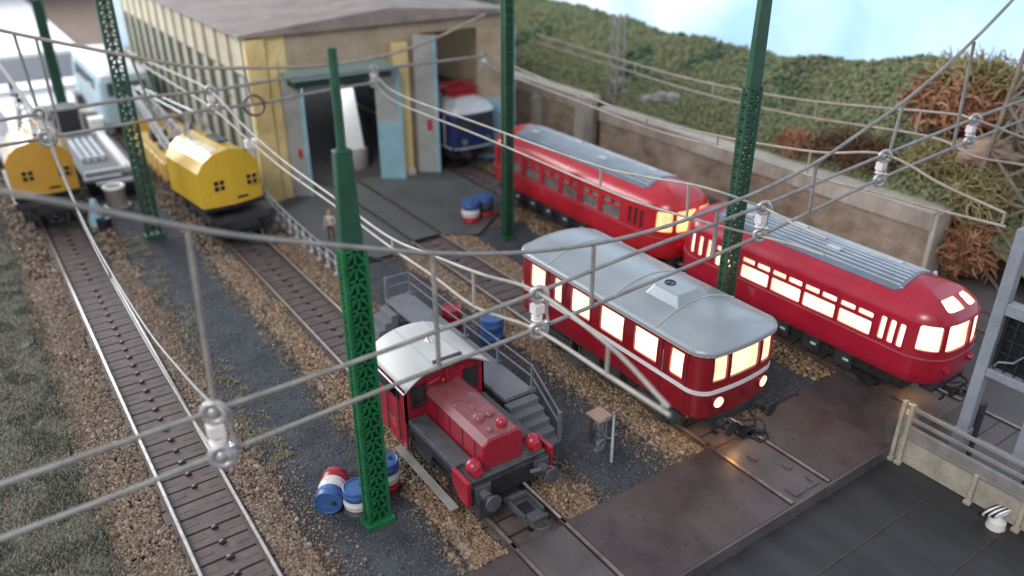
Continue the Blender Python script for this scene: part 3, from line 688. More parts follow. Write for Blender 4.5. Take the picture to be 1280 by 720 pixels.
# X is the track centre, Z fitted; nodes sit on the two spans
catenary('overhead wire above the leftmost track, two pale strands close together',
    [(2.3, 12, 5.5), (2.42, 15.5, 4.35), (2.42, 20, 3.55), (2.42, 27.2, 3.35), (2.42, 31, 4.3), (2.42, YR, 5.8)],
    [(2.25, 12, 4.66), (2.35, 14, 3.6), (2.42, 17.5, 3.0), (2.42, 22, 2.85), (2.42, 27.2, 3.05), (2.42, 31, 3.9), (2.42, YR, 4.95)],
    [24.6], .036, 'wire')
catenary('overhead wire above the second track, passing before the shed door to the green mast',
    [(8.55, 7.66, 5.60), (8.6, 9.3, 6.0), (8.95, 12, 5.85), (8.6, 13.6, 5.72), (8.6, 15.8, 5.35), (8.6, 18.2, 5.0), (8.6, 21.6, 5.02), (8.6, 26, 5.05), (8.6, 30, 5.35), (8.6, YR, 5.9), (8.6, 40, 5.6), (8.6, 47, 5.15), (8.6, 54, 4.9)],
    [(8.55, 7.62, 5.46), (8.6, 9.3, 5.36), (8.95, 12, 4.94), (8.6, 13.8, 4.78), (8.6, 15.8, 4.78), (8.6, 18.2, 4.72), (8.6, 21.6, 4.75), (8.6, 26, 4.72), (8.6, 30, 4.9), (8.6, YR, 5.15), (8.6, 40, 5.0), (8.6, 47, 4.8)],
    [7.8, 9.3, 13.9, 18.0, 24.5, 29.5, 38.5], .05, 'wire_pale')
catenary('overhead wire above the silver railcar running back over the barrels',
    [(15, 9.4, 6.5), (15.3, 10.5, 6.4), (16.0, 12, 6.2), (15.1, 13.2, 6.56), (14.98, 15.2, 6.3), (14.98, 17.4, 6.06), (14.98, 23.5, 5.88), (14.98, 30, 5.75), (15.9, YR, 5.85)],
    [(15, 9.4, 6.1), (15.3, 10.5, 5.9), (16.0, 12, 5.42), (15.2, 13, 5.62), (14.98, 15.2, 5.50), (14.98, 17.4, 5.45), (14.98, 23.5, 5.45), (14.98, 30, 5.35), (15.9, YR, 5.3)],
    [13.6, 17.0, 22, 26.5], .042, 'wire_pale')
catenary('overhead wire above the red railbuses against the concrete wall',
    [(21.2, 8.5, 6.0), (21.2, 10.2, 6.25), (21.15, 12, 6.65), (21.2, 14.2, 6.15), (21.2, 17.8, 5.75), (21.2, 21.5, 5.55), (21.2, 26, 5.75), (21.2, 30.5, 6.04), (21.7, YR, 6.2)],
    [(21.2, 8.4, 5.66), (21.2, 10.4, 5.54), (21.2, 12, 5.5), (21.2, 14.2, 5.38), (21.2, 17.8, 5.35), (21.2, 21.5, 5.22), (21.2, 26, 5.4), (21.2, 30.5, 5.55), (21.7, YR, 5.6)],
    [8.5, 14.4, 18.1, 21.6, 25.5], .05, 'wire_tan')
catenary('overhead wire above the rightmost track against the green hillside',
    [(27.4, 7, 6.0), (27.2, 10.5, 6.3), (25.8, 12, 6.95), (27.4, 14, 6.5), (27.4, 19.4, 5.85), (27.4, 25, 5.6), (27.4, 30.4, 5.7), (27.4, 37, 5.95)],
    [(27.4, 7, 5.5), (27.3, 10.5, 5.52), (26.6, 12, 5.6), (27.4, 14.2, 5.64), (27.4, 19.4, 5.22), (27.4, 25, 5.1), (27.4, 30.4, 5.3), (27.4, 37, 5.5)],
    [14.6, 18.7, 24, 29], .05, 'wire_tan')
# guy hooks by the near mast and the wire that drops in at bottom left
g = G(); g.tube(spline([(-1.6, 30, 13), (-0.2, 33, 11.0), (1.2, YR, 8.6), (2.2, YR, 6.0)], 8), .07, 8)
tag(g.build('feeder_wire', 'insul_w', smooth=80), 'white feeder wire curving down into the cluster of clamps at upper left', 'feeder wire')

# ================================================================= rail vehicles
class Shell:
    """hull on a rounded rectangle outline; a profile of (z, inset) rows shrinks it upwards"""
    def __init__(s, cx, cy, hw, hl, r, prof, bulge=0.0):
        s.c = (cx, cy); s.hw, s.hl, s.r, s.b = hw, hl, r, bulge; s.prof = prof
        s.A = 2*(hl-r); s.q = PI*r/2; s.B = 2*(hw-r); s.L = 2*(s.A+s.B)+4*s.q
        s.t = [prof[0][0]]
        for a, b in zip(prof, prof[1:]): s.t.append(s.t[-1]+math.hypot(b[0]-a[0], b[1]-a[1]))
    def ys(s, y): return (s.cy0()+s.hl-s.r)-y            # left side: world y -> s
    def cy0(s): return s.c[1]
    def fs(s, x): return s.A+s.q+(x-s.c[0]+s.hw-s.r)      # front: world x -> s
    def prof_at(s, t):
        for i in range(len(s.t)-1):
            if t <= s.t[i+1]+1e-9:
                k = (t-s.t[i])/(s.t[i+1]-s.t[i]); a, b = s.prof[i], s.prof[i+1]
                return a[0]+(b[0]-a[0])*k, a[1]+(b[1]-a[1])*k
        return s.prof[-1]
    def plan(s, u, inset):
        rr = max(s.r-inset, .02); k = s.hw-inset; m = s.hl-inset; a = m-rr; b = max(k-rr, 0.0)
        u = u % s.L; A, q, B = s.A, s.q, s.B
        def arc(cx, cy, a0, f): th = a0+f*PI/2; return cx+rr*math.cos(th), cy+rr*math.sin(th)
        a0 = s.hl-s.r; b0 = s.hw-s.r; cl = lambda v, lim: max(-lim, min(lim, v))
        if u < A: x, y = -k, cl(a0*(1-2*u/A), a)
        elif u < A+q: x, y = arc(-b, -a, PI, (u-A)/q)
        elif u < A+q+B: x, y = cl(-b0+2*b0*(u-A-q)/B, b), -m
        elif u < A+2*q+B: x, y = arc(b, -a, 1.5*PI, (u-A-q-B)/q)
        elif u < 2*A+2*q+B: x, y = k, cl(-a0+2*a0*(u-A-2*q-B)/A, a)
        elif u < 2*A+3*q+B: x, y = arc(b, a, 0, (u-2*A-2*q-B)/q)
        elif u < 2*A+3*q+2*B: x, y = cl(b0-2*b0*(u-2*A-3*q-B)/B, b), m
        else: x, y = arc(-b, a, .5*PI, (u-2*A-3*q-2*B)/q)
        w = min(max((abs(y)/s.hl-.72)/.28, 0), 1); w = w*w*(3-2*w)
        y += math.copysign(s.b*(1-(x/s.hw)**2)*w, y)
        return x+s.c[0], y+s.c[1]
    def P(s, u, t, off=0.0):
        z, i = s.prof_at(t); x, y = s.plan(u, i); p = Vector((x, y, z))
        if off:
            e = .01; z2, i2 = s.prof_at(min(t+e, s.t[-1])); z1, i1 = s.prof_at(max(t-e, s.t[0]))
            a = Vector((*s.plan(u, i2), z2))-Vector((*s.plan(u, i1), z1))
            b = Vector((*s.plan(u+e, i), z))-Vector((*s.plan(u-e, i), z))
            n = b.cross(a)
            if n.length > 1e-9:
                n.normalize(); c = Vector((x-s.c[0], y-s.c[1], 0.3))
                if n.dot(c) < 0: n = -n
                p = p+n*off
        return p
    def grid(s, wins, mats=None):
        q = 7; A, Q, B = s.A, s.q, s.B
        us = set()
        pos = 0
        for k, l in enumerate((A, Q, B, Q, A, Q, B, Q)):
            n = q if k % 2 else (max(6, int(l/.7)) if k in (0, 4) else 8)
            for i in range(n): us.add(round(pos+l*i/n, 4))
            pos += l
        ts = set(round(x, 4) for x in s.t)
        for w in wins: us.add(round(w[0], 4)); us.add(round(w[1], 4)); ts.add(round(w[2], 4)); ts.add(round(w[3], 4))
        us = sorted(us); ts = sorted(ts); nu = len(us)
        g = G(); vs = [s.P(u, t) for t in ts for u in us]; fs = []
        for j in range(len(ts)-1):
            for i in range(nu):
                u0 = us[i]; u1 = us[i+1] if i+1 < nu else s.L; um = (u0+u1)/2; tm = (ts[j]+ts[j+1])/2
                if any(w[0] < um < w[1] and w[2] < tm < w[3] for w in wins): continue
                i2 = (i+1) % nu; fs.append((j*nu+i, j*nu+i2, (j+1)*nu+i2, (j+1)*nu+i))
        fs.append(tuple((len(ts)-1)*nu+i for i in range(nu)))
        g.add(vs, fs); s.us, s.ts = us, ts; return g
    def window(s, parent, w, pane, framem, fw=.045, off=.014, depth=.06, cham=.05, name='window'):
        u0, u1, t0, t1 = w[:4]
        ub = sorted(set([u0, u1]+[x for x in s.us if u0 < x < u1])); tb = sorted(set([t0, t1]+[x for x in s.ts if t0 < x < t1]))
        loop = [(u, t0) for u in ub]+[(u1, t) for t in tb[1:]]+[(u, t1) for u in ub[::-1][1:]]+[(u0, t) for t in tb[::-1][1:-1]]
        uc, tc = (u0+u1)/2, (t0+t1)/2
        def grow(u, t): return (u+math.copysign(fw, u-uc) if abs(u-u0) < 1e-6 or abs(u-u1) < 1e-6 else u, t+math.copysign(fw, t-tc) if abs(t-t0) < 1e-6 or abs(t-t1) < 1e-6 else t)
        g = G(); n = len(loop)
        o = [s.P(*grow(u, t), off) for u, t in loop]; i = [s.P(u, t, off) for u, t in loop]; d = [s.P(u, t, -depth) for u, t in loop]
        oo = [s.P(*grow(u, t), -.01) for u, t in loop]
        vs = oo+o+i+d; fs = []
        for a in range(3):
            for k in range(n): fs.append((a*n+k, a*n+(k+1) % n, (a+1)*n+(k+1) % n, (a+1)*n+k))
        g.add(vs, fs)
        if cham:
            c = cham
            for (u, t, du, dt) in ((u0, t0, c, c), (u1, t0, -c, c), (u1, t1, -c, -c), (u0, t1, c, -c)):
                g.add([s.P(u, t, off*.8), s.P(u+du, t, off*.8), s.P(u+du*.3, t+dt*.3, off*.8), s.P(u, t+dt, off*.8)], [(0, 1, 2, 3)])
        fr = g.build(name, framem, parent, fixn=False)
        g = G(); nu = len(ub); vs = [s.P(u, t, -depth*.8) for t in tb for u in ub]; fs = []
        for j in range(len(tb)-1):
            for k in range(nu-1): fs.append((j*nu+k, j*nu+k+1, (j+1)*nu+k+1, (j+1)*nu+k))
        g.add(vs, fs); g.build('pane', pane, fr, fixn=False)
        return fr
    def band(s, u0, u1, t0, t1, off, n=60):
        g = G(); vs = []; fs = []
        for i in range(n+1):
            u = u0+(u1-u0)*i/n
            vs += [s.P(u, t0, -.01), s.P(u, t0, off), s.P(u, t1, off), s.P(u, t1, -.01)]
        for i in range(n):
            for k in range(3): fs.append((4*i+k, 4*i+4+k, 4*i+5+k, 4*i+1+k))
        g.add(vs, fs); return g

def wheelset(parent, x, y, r=.45, name='wheel'):
    for s in (-1, 1):
        g = G(); c = x+s*.72
        g.cyl((c-.07, y, r), (c+.07, y, r), r, 24); g.cyl((c+s*.07, y, r), (c+s*.10, y, r), r*.5, 16); g.cyl((c-s*.10, y, r), (c-s*.07, y, r), r+.05, 24)
        g.build(name, 'frame_black', parent, smooth=40)
def buffer(parent, x, y, z, d=-1, r=.2, l=.42, m='dark'):
    g = G(); g.cyl((x, y, z), (x, y+d*l*.6, z), r*.62, 14); g.cyl((x, y+d*l*.6, z), (x, y+d*l, z), r*.4, 12)
    g.cyl((x, y+d*l, z), (x, y+d*(l+.05), z), r, 18); g.box(x-r, x+r, y-.03, y+.03, z-r, z+r)
    return g.build('buffer', m, parent, smooth=40)
def coupler(parent, x, y, z, d=-1, big=1.0, m='frame_black'):
    g = G(); b = big
    g.box(x-.07*b, x+.07*b, min(y, y+d*.5*b), max(y, y+d*.5*b), z-.06, z+.06)
    g.box(x-.26*b, x+.26*b, min(y+d*.35*b, y+d*.5*b), max(y+d*.35*b, y+d*.5*b), z-.08, z+.10)
    for s in (-1, 1): g.tube(spline([(x+s*.22*b, y+d*.45*b, z+.05), (x+s*.24*b, y+d*.8*b, z+.14), (x+s*.15*b, y+d*.98*b, z+.1)], 4), .035*b, 6)
    g.cyl((x-.18*b, y+d*.98*b, z+.1), (x+.18*b, y+d*.98*b, z+.1), .035*b, 8)
    g.tube(spline([(x-.1, y+d*.3*b, z+.1), (x-.15, y+d*.6*b, z+.32*b), (x+.05, y+d*.85*b, z+.25*b), (x+.18, y+d*.6*b, z)], 5), .04*b, 6)
    g.tube(spline([(x+.2, y+d*.1, z+.1), (x+.5*b, y+d*.45*b, z+.2*b), (x+.42*b, y+d*.65*b, z-.1), (x+.15, y+d*.4*b, z-.1)], 5), .03*b, 6)
    return g.build('coupler', m, parent, smooth=50)
def glow(name, loc, p, r=.08, col=(1, .55, .22)):   # the lamps of the lit models, and the added shed fill
    l = bpy.data.lights.new(name, 'POINT'); l.energy = p; l.color = col; l.shadow_soft_size = r
    o = bpy.data.objects.new(name, l); C.objects.link(o); o.location = loc; return o

# ---- silver roofed railcar
t = thing('silver_roof_railcar', 'dark red lit railcar with a plain silver roof and white waist stripe', 'railcar', (14.87, 15.0, 0))
prof = [(1.18, .02), (1.26, 0), (1.75, 0), (1.97, 0), (2.6, 0), (3.08, .03)]
S = Shell(14.87, 15.02, 1.47, 3.93, .42, prof, .16)
W_ = []
zt = lambda z: z
for (a, b) in ((18.25, 17.50), (17.05, 16.68), (16.22, 15.36), (14.90, 13.94), (13.50, 12.62), (12.14, 11.68)): W_.append((S.ys(a), S.ys(b), 2.17, 2.92))
FW = [(S.fs(13.80), S.fs(14.24), 2.27, 2.98), (S.fs(14.36), S.fs(15.42), 2.27, 2.98), (S.fs(15.55), S.fs(16.02), 2.27, 2.98)]
# far side and rear carry the same openings
A, Q, B = S.A, S.q, S.B
RW = [(2*Q+B+2*A-w[1]+0, 2*Q+B+2*A-w[0]+0, w[2], w[3]) for w in W_]
allw = W_+FW+RW
body = S.grid(allw).build('body', 'silver_red', t, smooth=40)
for w in W_: S.window(t, w, 'lit_hot', 'silver_red', cham=.02, fw=.03)
for w in FW: S.window(t, w, 'lit', 'silver_red', cham=.02, fw=.03)
for w in RW: S.window(t, w, 'lit', 'silver_red', cham=.02, fw=.03)
S.band(0, S.L-.001, 1.90, 2.02, .022, 160).build('waist_stripe', 'stripe', t, smooth=50)
S.band(0, S.L-.001, 3.0, 3.06, .03, 160).build('gutter_line', 'silver_red', t, smooth=50)
g = G()
for k, h_ in enumerate((.09, .06, .09, .09, .05, .09, .07)): g.box(13.385, 13.398, 14.55-k*.07, 14.58-k*.07, 1.72, 1.72+h_)
g.build('lettering', 'stripe', t)
# doors at the ends: grooves, handles
for y in (17.35, 16.50, 12.45, 11.55):
    G().box(13.385, 13.405, y-.012, y+.012, 1.3, 3.0).build('door_seam', 'dark', t)
for y in (17.28, 16.62, 12.35): G().cyl((13.36, y, 2.05), (13.36, y, 2.75), .018, 6).build('handle', 'chrome', t)
for x in (14.02, 15.72):
    u = S.fs(x); p = S.P(u, 1.66, .0); n = (S.P(u, 1.66, .1)-p).normalized()
    h = G().cyl(p-n*.02, p+n*.07, .185, 24).build('headlight_ring', 'silver_red', t, smooth=40)
    G().cyl(p+n*.07, p+n*.085, .155, 24).build('headlight_lens', 'headlamp', h, smooth=40)
# roof
rp = [(3.05, -.01), (3.06, -.06), (3.14, -.07), (3.20, -.03), (3.27, .06), (3.36, .24), (3.45, .50), (3.52, .82), (3.56, 1.1), (3.58, 1.40)]
class Vault(Shell):
    """barrel roof: height follows x, falling gently only at the very ends"""
    def P(s, u, t, off=0.0):
        p = Shell.P(s, u, t, off); z, i = s.prof_at(t)
        if i > .02:
            k = min(1, (i-.02)/.12); X = abs(p.x-s.c[0])/1.40; Y = abs(p.y-s.c[1]); e = max(0, (Y-(s.hl-.75))/.75)
            p.z = p.z*(1-k)+(3.215+.36*max(0, 1-X**2.1)*(1-.55*e**2.2)+off)*k
        return p
rp = [(3.05, -.01), (3.06, -.06), (3.14, -.07), (3.20, -.03), (3.23, .03), (3.25, .09), (3.27, .15), (3.30, .28), (3.36, .45), (3.42, .62), (3.48, .82), (3.53, 1.02), (3.56, 1.22), (3.58, 1.42)]
SR = Vault(14.87, 15.02, 1.47, 3.93, .42, rp, .16)
SR.grid([]).build('roof', 'silver_roof', t, smooth=60)
SR.band(0, SR.L-.001, SR.t[1]+.0, SR.t[3]-.02, .008, 160).build('roof_rim', 'silver_edge', t, smooth=60)
def over(S_, y, off=.006, w=.012, half=None):
    """thin seam across a roof"""
    g = G(); pts = []
    for k in range(21):
        u0 = (S_.c[1]+S_.hl-S_.r)-y
        f = k/20
        if f <= .5: p = S_.P(u0, S_.t[3]+(S_.t[-1]-S_.t[3])*f*2, off)
        else:
            uR = S_.A+2*S_.q+S_.B+(y-(S_.c[1]-S_.hl+S_.r)); p = S_.P(uR, S_.t[3]+(S_.t[-1]-S_.t[3])*(1-f)*2, off)
        pts.append(p)
    g.tube(pts, w, 5); return g
for y in (17.4, 14.6, 12.75): over(SR, y, .010, .020).build('roof_seam', 'silver_edge', t, smooth=60)
g = G()
g.add([(14.15, 12.72, 3.45), (15.30, 12.72, 3.50), (15.30, 14.0, 3.50), (14.15, 14.0, 3.45), (14.32, 12.92, 3.76), (15.12, 12.92, 3.76), (15.12, 13.82, 3.76), (14.32, 13.82, 3.76)],
      [(0,3,2,1),(4,5,6,7),(0,1,5,4),(1,2,6,5),(2,3,7,6),(3,0,4,7)])
vb = g.build('roof_vent', 'silver_roof', t, bevel=.03)
g = G(); g.torus((14.72, 13.62, 3.775), .14, .02, (0, 0, 1), 20, 6); g.box(14.60, 14.84, 13.60, 13.64, 3.76, 3.785); g.build('vent_ring', 'dark', vb)
G().box(13.95, 15.8, 11.5, 18.5, .78, 1.2).build('underframe', 'frame_black', t, bevel=.03)
g = G()
for y in (14.4, 15.3): g.box(13.5, 13.8, y-.35, y+.35, .5, 1.15)
g.box(13.62, 13.70, 13, 17, .95, 1.05)
for y in (12.5, 17.2):
    g.box(13.62, 13.78, y-.75, y+.75, .55, .85); g.box(13.58, 13.82, y-.15, y+.15, .3, .7)
    for k in (-1, 1): g.cyl((13.6, y+k*.5, .6), (13.85, y+k*.5, .6), .14, 10)
g.build('axle_box', 'dark', t, bevel=.02)
g = G(); g.box(13.4, 13.62, 15.7, 16.6, .35, .42); g.tube([(13.45, 16.2, 1.2), (13.4, 16.2, .4)], .02, 5); g.tube([(13.45, 15.8, 1.2), (13.4, 15.8, .4)], .02, 5)
g.build('step', 'dark_grey', t)
for y in (12.5, 17.2): wheelset(t, 14.95, y)
G().box(13.9, 15.85, 10.95, 11.10, .86, 1.17).build('buffer_beam', 'dark', t, bevel=.02)
buffer(t, 14.12, 10.95, 1.0); buffer(t, 15.68, 10.95, 1.0)
coupler(t, 14.9, 10.98, .55, -1, 1.0)
g = G(); g.tube(spline([(14.55, 10.95, .95), (14.5, 10.7, .7), (14.65, 10.6, .5)], 5), .035, 6); g.tube(spline([(15.3, 10.95, .95), (15.35, 10.7, .65), (15.2, 10.6, .5)], 5), .035, 6); g.build('brake_hose', 'black', t)
glow('railcar_floor_lamp', (14.9, 10.85, .5), 26, .1)
glow('shed_fill_light', (15.4, 36.75, 5.0), 260, .2, (.93, .96, 1))  # added fill light to brighten the shed interior and white cabinet
glow('railcar_step_lamp', (14.2, 12.0, .55), 6, .08)

# ---- railbuses
def railbus(name, label, cx, y_front, y_rear, red, panes, front, side_w, mat_y0, mat_y1, slit_f, slit_r, pane_s):
    cy = (y_front+y_rear)/2; hl = (y_rear-y_front)/2
    t = thing(name, label, 'railbus', (cx, cy, 0), 'coupled red railbuses')
    prof = [(1.0, .10), (1.10, .02), (1.35, 0), (1.84, 0), (2.3, .01), (2.85, .05), (3.0, .10), (3.16, .22), (3.32, .42), (3.46, .68), (3.56, .98), (3.62, 1.30)]
    S = Shell(cx, cy, 1.37, hl, .84, prof, .20)
    side = []; vents = []
    for (a, b) in side_w:
        side.append((S.ys(a), S.ys(b), 1.96, 2.40))
        m = (S.ys(a)+S.ys(b))/2; vents += [(S.ys(a), m-.05, 2.50, 2.66), (m+.05, S.ys(b), 2.50, 2.66)]
    slits = [(S.ys(y+.085), S.ys(y-.085), 2.02, 2.72) for y in slit_f+slit_r]
    fr = [(S.fs(cx-1.50), S.fs(cx-.94), 2.12, 2.88), (S.fs(cx-.80), S.fs(cx+.10), 2.12, 2.92), (S.fs(cx+.24), S.fs(cx+.98), 2.12, 2.92)]
    tr = S.t[7]; top = [(S.fs(cx-.80), S.fs(cx+.04), tr+.02, tr+.42), (S.fs(cx+.18), S.fs(cx+.86), tr+.02, tr+.42)] if front else []
    mirror = lambda w: (2*S.q+S.B+2*S.A-w[1], 2*S.q+S.B+2*S.A-w[0], w[2], w[3])
    right = [mirror(w) for w in side]
    rear = [(w[0]+S.A+2*S.q+S.B, w[1]+S.A+2*S.q+S.B, w[2], w[3]) for w in fr]
    allw = side+vents+slits+fr+top+right+rear
    S.grid(allw).build('body', red, t, smooth=45)
    for w in side: S.window(t, w, pane_s, red, fw=.04, cham=.05)
    for w in vents: S.window(t, w, pane_s, red, fw=.02, cham=.04, name='vent_window')
    for w in slits: S.window(t, w, panes[1], red, fw=.025, cham=.05, name='slit_window')
    for w in fr: S.window(t, w, panes[0], red, fw=.05, cham=.07, name='windscreen')
    for w in top: S.window(t, w, panes[0], red, fw=.02, cham=.12, name='roof_window')
    for w in right: S.window(t, w, pane_s, red, fw=.04, cham=.05)
    for w in rear: S.window(t, w, panes[2], red, fw=.05, cham=.07, name='windscreen')
    S.band(0, S.L-.001, 1.845, 1.885, .02, 160).build('waist_trim', 'trim', t, smooth=50)
    # ribbed roof mat
    g = G(); n = 15; z_of = lambda x: np.interp(abs(x), [0, .10, .40, .70, .95, 1.15, 1.27], [3.625, 3.62, 3.56, 3.46, 3.32, 3.16, 3.0])
    xs = [-.94+1.88*i/n for i in range(n+1)]
    vs = []
    for x in xs: vs += [(cx+x, mat_y0+(.18 if abs(x) > .9 else 0), z_of(x)+.022), (cx+x, mat_y1-(.18 if abs(x) > .9 else 0), z_of(x)+.022)]
    g.add(vs, [(2*i, 2*i+2, 2*i+3, 2*i+1) for i in range(n)])
    lo = len(g.v)
    mt = g.build('roof_mat', 'bus_rib', t)
    so = mt.modifiers.new('thick', 'SOLIDIFY'); so.thickness = .05; so.offset = -1
    g = G()
    for i in range(1, 12):
        x = -.90+i*.15
        g.beam((cx+x, mat_y0+.1, z_of(x)+.034), (cx+x, mat_y1-.1, z_of(x)+.034), .028, .03)
    g.build('roof_ribs', 'rib_pale', mt)
    for k, y in enumerate(np.linspace(mat_y0+.9, mat_y1-.9, 4)):
        x = -.35 if k % 2 else .25
        G().box(cx+x-.09, cx+x+.09, y-.22, y+.22, z_of(x)+.03, z_of(x)+.09).build('roof_vent', 'rib_pale', mt, bevel=.015)
    # lamps, underframe, wheels
    for x in (cx-.62, cx+.62):
        u = S.fs(x); p = S.P(u, 1.55, 0); nn = (S.P(u, 1.55, .1)-p).normalized()
        h = G().cyl(p-nn*.02, p+nn*.08, .12, 20).build('headlight_ring', red, t, smooth=40)
        G().cyl(p+nn*.08, p+nn*.09, .09, 20).build('headlight_lens', 'lens_red', h)
    for x in (cx-.62, cx+.62):
        u = S.fs(2*cx-x)+S.A+2*S.q+S.B; p = S.P(u, 1.55, 0); nn = (S.P(u, 1.55, .1)-p).normalized()
        h = G().cyl(p-nn*.02, p+nn*.08, .12, 20).build('headlight_ring', red, t, smooth=40)
        G().cyl(p+nn*.08, p+nn*.09, .09, 20).build('headlight_lens', 'lens_red', h)
    G().box(cx-1.15, cx+1.15, y_front+.6, y_rear-.6, .62, 1.06).build('underframe', 'frame_black', t, bevel=.04)
    for y in np.arange(y_front+2.2, y_rear-2, 1.15):
        g = G(); g.box(cx-1.22, cx-1.05, y, y+.6, .5, .98); g.box(cx-1.26, cx-1.22, y+.1, y+.3, .72, .80, 'rib_pale')
        g.build('equipment_box', 'dark', t, bevel=.02)
    for y in (y_front+1.9, y_rear-1.9): wheelset(t, cx, y)
    for (y, d) in ((y_front-.05, -1), (y_rear+.05, 1)):
        g = G(); g.box(cx-.8, cx+.8, min(y, y-d*.4), max(y, y-d*.4), .75, 1.0); g.build('buffer_beam', 'dark', t, bevel=.02)
        coupler(t, cx, y-d*.1, .62, d, .8)
        for sx in (-.62, .62): g = G(); g.tube(spline([(cx+sx, y, .85), (cx+sx, y+d*.25, .75), (cx+sx*.8, y+d*.12, .5)], 5), .035, 6); g.build('brake_hose', 'black', t)
    # lettering panel on the side, too small to read in the photograph
    g = G(); yb = y_front+(y_rear-y_front)*.62
    for k in range(3): g.box(cx-1.385, cx-1.365, yb-.02+.0, yb+.30-.06*k, 1.66-.09*k, 1.69-.09*k)
    g.build('lettering', 'trim', t)
    return t, S
t, SB = railbus('railbus', 'front red railbus with brightly lit windows and ribbed grey roof', 21.11, 8.70, 18.15, 'bus_red', ('lit_hot', 'lit_hot', 'lit'), True,
    [(16.35, 15.42), (15.24, 14.14), (14.02, 12.92), (12.80, 11.70), (11.56, 10.50)], 10.15, 16.9, [10.18, 9.89, 9.61], [17.42, 17.05, 16.68], 'lit_hot')
t2, SB2 = railbus('railbus', 'rear red railbus with dark side windows standing nearer the engine shed', 21.11, 18.85, 30.4, 'trailer_red', ('lit_dim', 'glass_dark', 'glass_dark'), False,
    [(28.9, 27.7), (27.4, 26.35), (26.1, 25.05), (24.8, 23.8), (23.5, 22.5), (22.25, 21.2)], 20.3, 28.9, [20.65, 20.33, 20.01], [29.5], 'glass_grey')
# tail dome lamp on the rear car roof
G().lathe((21.5, 19.35, 3.30), [(.14, 0), (.12, .08), (.05, .13)], 14).build('roof_lamp', 'lens_red', t2, smooth=50)
for x in (20.35, 22.05): G().lathe((x, 10.2, 3.35), [(.07, 0), (.05, .09)], 10).build('roof_knob', 'rib_pale', t, smooth=50)
glow('railbus_gap_lamp', (21.2, 18.45, 2.3), 16, .15, (1, .45, .15))
glow('railbus_floor_lamp', (20.9, 9.4, .5), 12, .1)

# ---- small red shunting locomotive
t = thing('shunting_locomotive', 'small dark red shunting locomotive with light grey cab roof', 'locomotive', (8.45, 14.5, 0))
kx = 8.48; xl, xr = 7.30, 9.66
g = G(); g.box(xl+.08, xr-.08, 12.35, 17.15, 1.06, 1.20); g.build('deck', 'dark_grey', t, bevel=.015)
g = G(); g.box(kx-.9, kx+.9, 12.4, 17.1, .55, 1.06); g.build('frame', 'frame_black', t, bevel=.02)
# cab: walls with real openings
cy0, cy1 = 15.22, 17.05
def arch(x): u = (x-kx)/((xr-xl)/2); return 2.30+.40*(1-abs(u)**2.3)
def xwall(y0, y1, holes, zb=1.2, m='ko_red'):
    """wall across the track with an arched top; holes = (x0, x1, z0, z1)"""
    xs = sorted(set([xl+(xr-xl)*i/12 for i in range(13)]+[h[k] for h in holes for k in (0, 1)])); g = G()
    for a, b in zip(xs, xs[1:]):
        hs = [h for h in holes if h[0] <= (a+b)/2 <= h[1]]
        segs = [(zb, None)] if not hs else [(zb, hs[0][2]), (hs[0][3], None)]
        for z0, z1 in segs:
            za, zb_ = (arch(a), arch(b)) if z1 is None else (z1, z1)
            g.add([(a, y0, z0), (b, y0, z0), (b, y1, z0), (a, y1, z0), (a, y0, za), (b, y0, zb_), (b, y1, zb_), (a, y1, za)],
                  [(0,3,2,1),(4,5,6,7),(0,1,5,4),(1,2,6,5),(2,3,7,6),(3,0,4,7)])
    return g
cab = xwall(cy0, cy0+.06, [(7.50, 7.86, 1.62, 2.16), (9.05, 9.42, 1.62, 2.16)])
cab.box(7.50, 7.86, cy0+.02, cy0+.03, 1.62, 2.16, 'glass_dark'); cab.mats = ['ko_red', 'glass_dark']; 
cab.m = [0]*(len(cab.f)-6)+[1]*6
cab.box(9.05, 9.42, cy0+.02, cy0+.03, 1.62, 2.16, 'glass_dark')
cab.build('cab_front', None, t)
for (a, b) in ((7.50, 7.86), (9.05, 9.42)):
    g = G(); g.box(a-.04, b+.04, cy0-.03, cy0, 2.16, 2.20); g.box(a-.04, b+.04, cy0-.03, cy0, 1.58, 1.62); g.box(a-.04, a, cy0-.03, cy0, 1.6, 2.18); g.box(b, b+.04, cy0-.03, cy0, 1.6, 2.18)
    g.build('window_frame', 'dark', t)
xwall(cy1-.06, cy1, [(7.50, 7.9, 1.62, 2.16), (9.0, 9.42, 1.62, 2.16)]).build('cab_rear', 'ko_red', t)
for sx, x in ((-1, xl), (1, xr)):
    a, b = (x, x+.06) if sx < 0 else (x-.06, x)
    g = G(); g.box(a, b, cy0, cy1, 1.2, 1.62); g.box(a, b, cy0, cy1, 2.14, 2.34)
    for y0, y1 in ((cy0, cy0+.30), (cy0+.95, cy0+1.10), (cy1-.2, cy1)): g.box(a, b, y0, y1, 1.62, 2.14)
    sd = g.build('cab_side', 'ko_red', t)
    G().box(a+.02, b-.02, cy0+1.1, cy1-.2, 1.62, 2.14).build('pane', 'glass_dark', sd)
    g = G(); g.box(a, b, cy0+.05, cy1-.05, .34, 1.2); g.build('cab_skirt', 'ko_red', t, bevel=.015)
    if sx < 0:
        g = G()
        for k in range(3): g.box(a-.008, a+.002, cy0+.6, cy0+1.1-.1*k, .92-.11*k, .96-.11*k)
        g.build('lettering', 'trim', t)
        g = G(); g.box(a-.05, a-.03, cy0+.32, cy0+.36, .5, 2.1); g.box(a-.05, a-.03, cy0+.95, cy0+.99, .5, 2.1); g.build('handle', 'dark', t)
G().box(xl+.1, xr-.1, cy0+.1, cy1-.1, 1.21, 1.25).build('cab_floor', 'black', t)
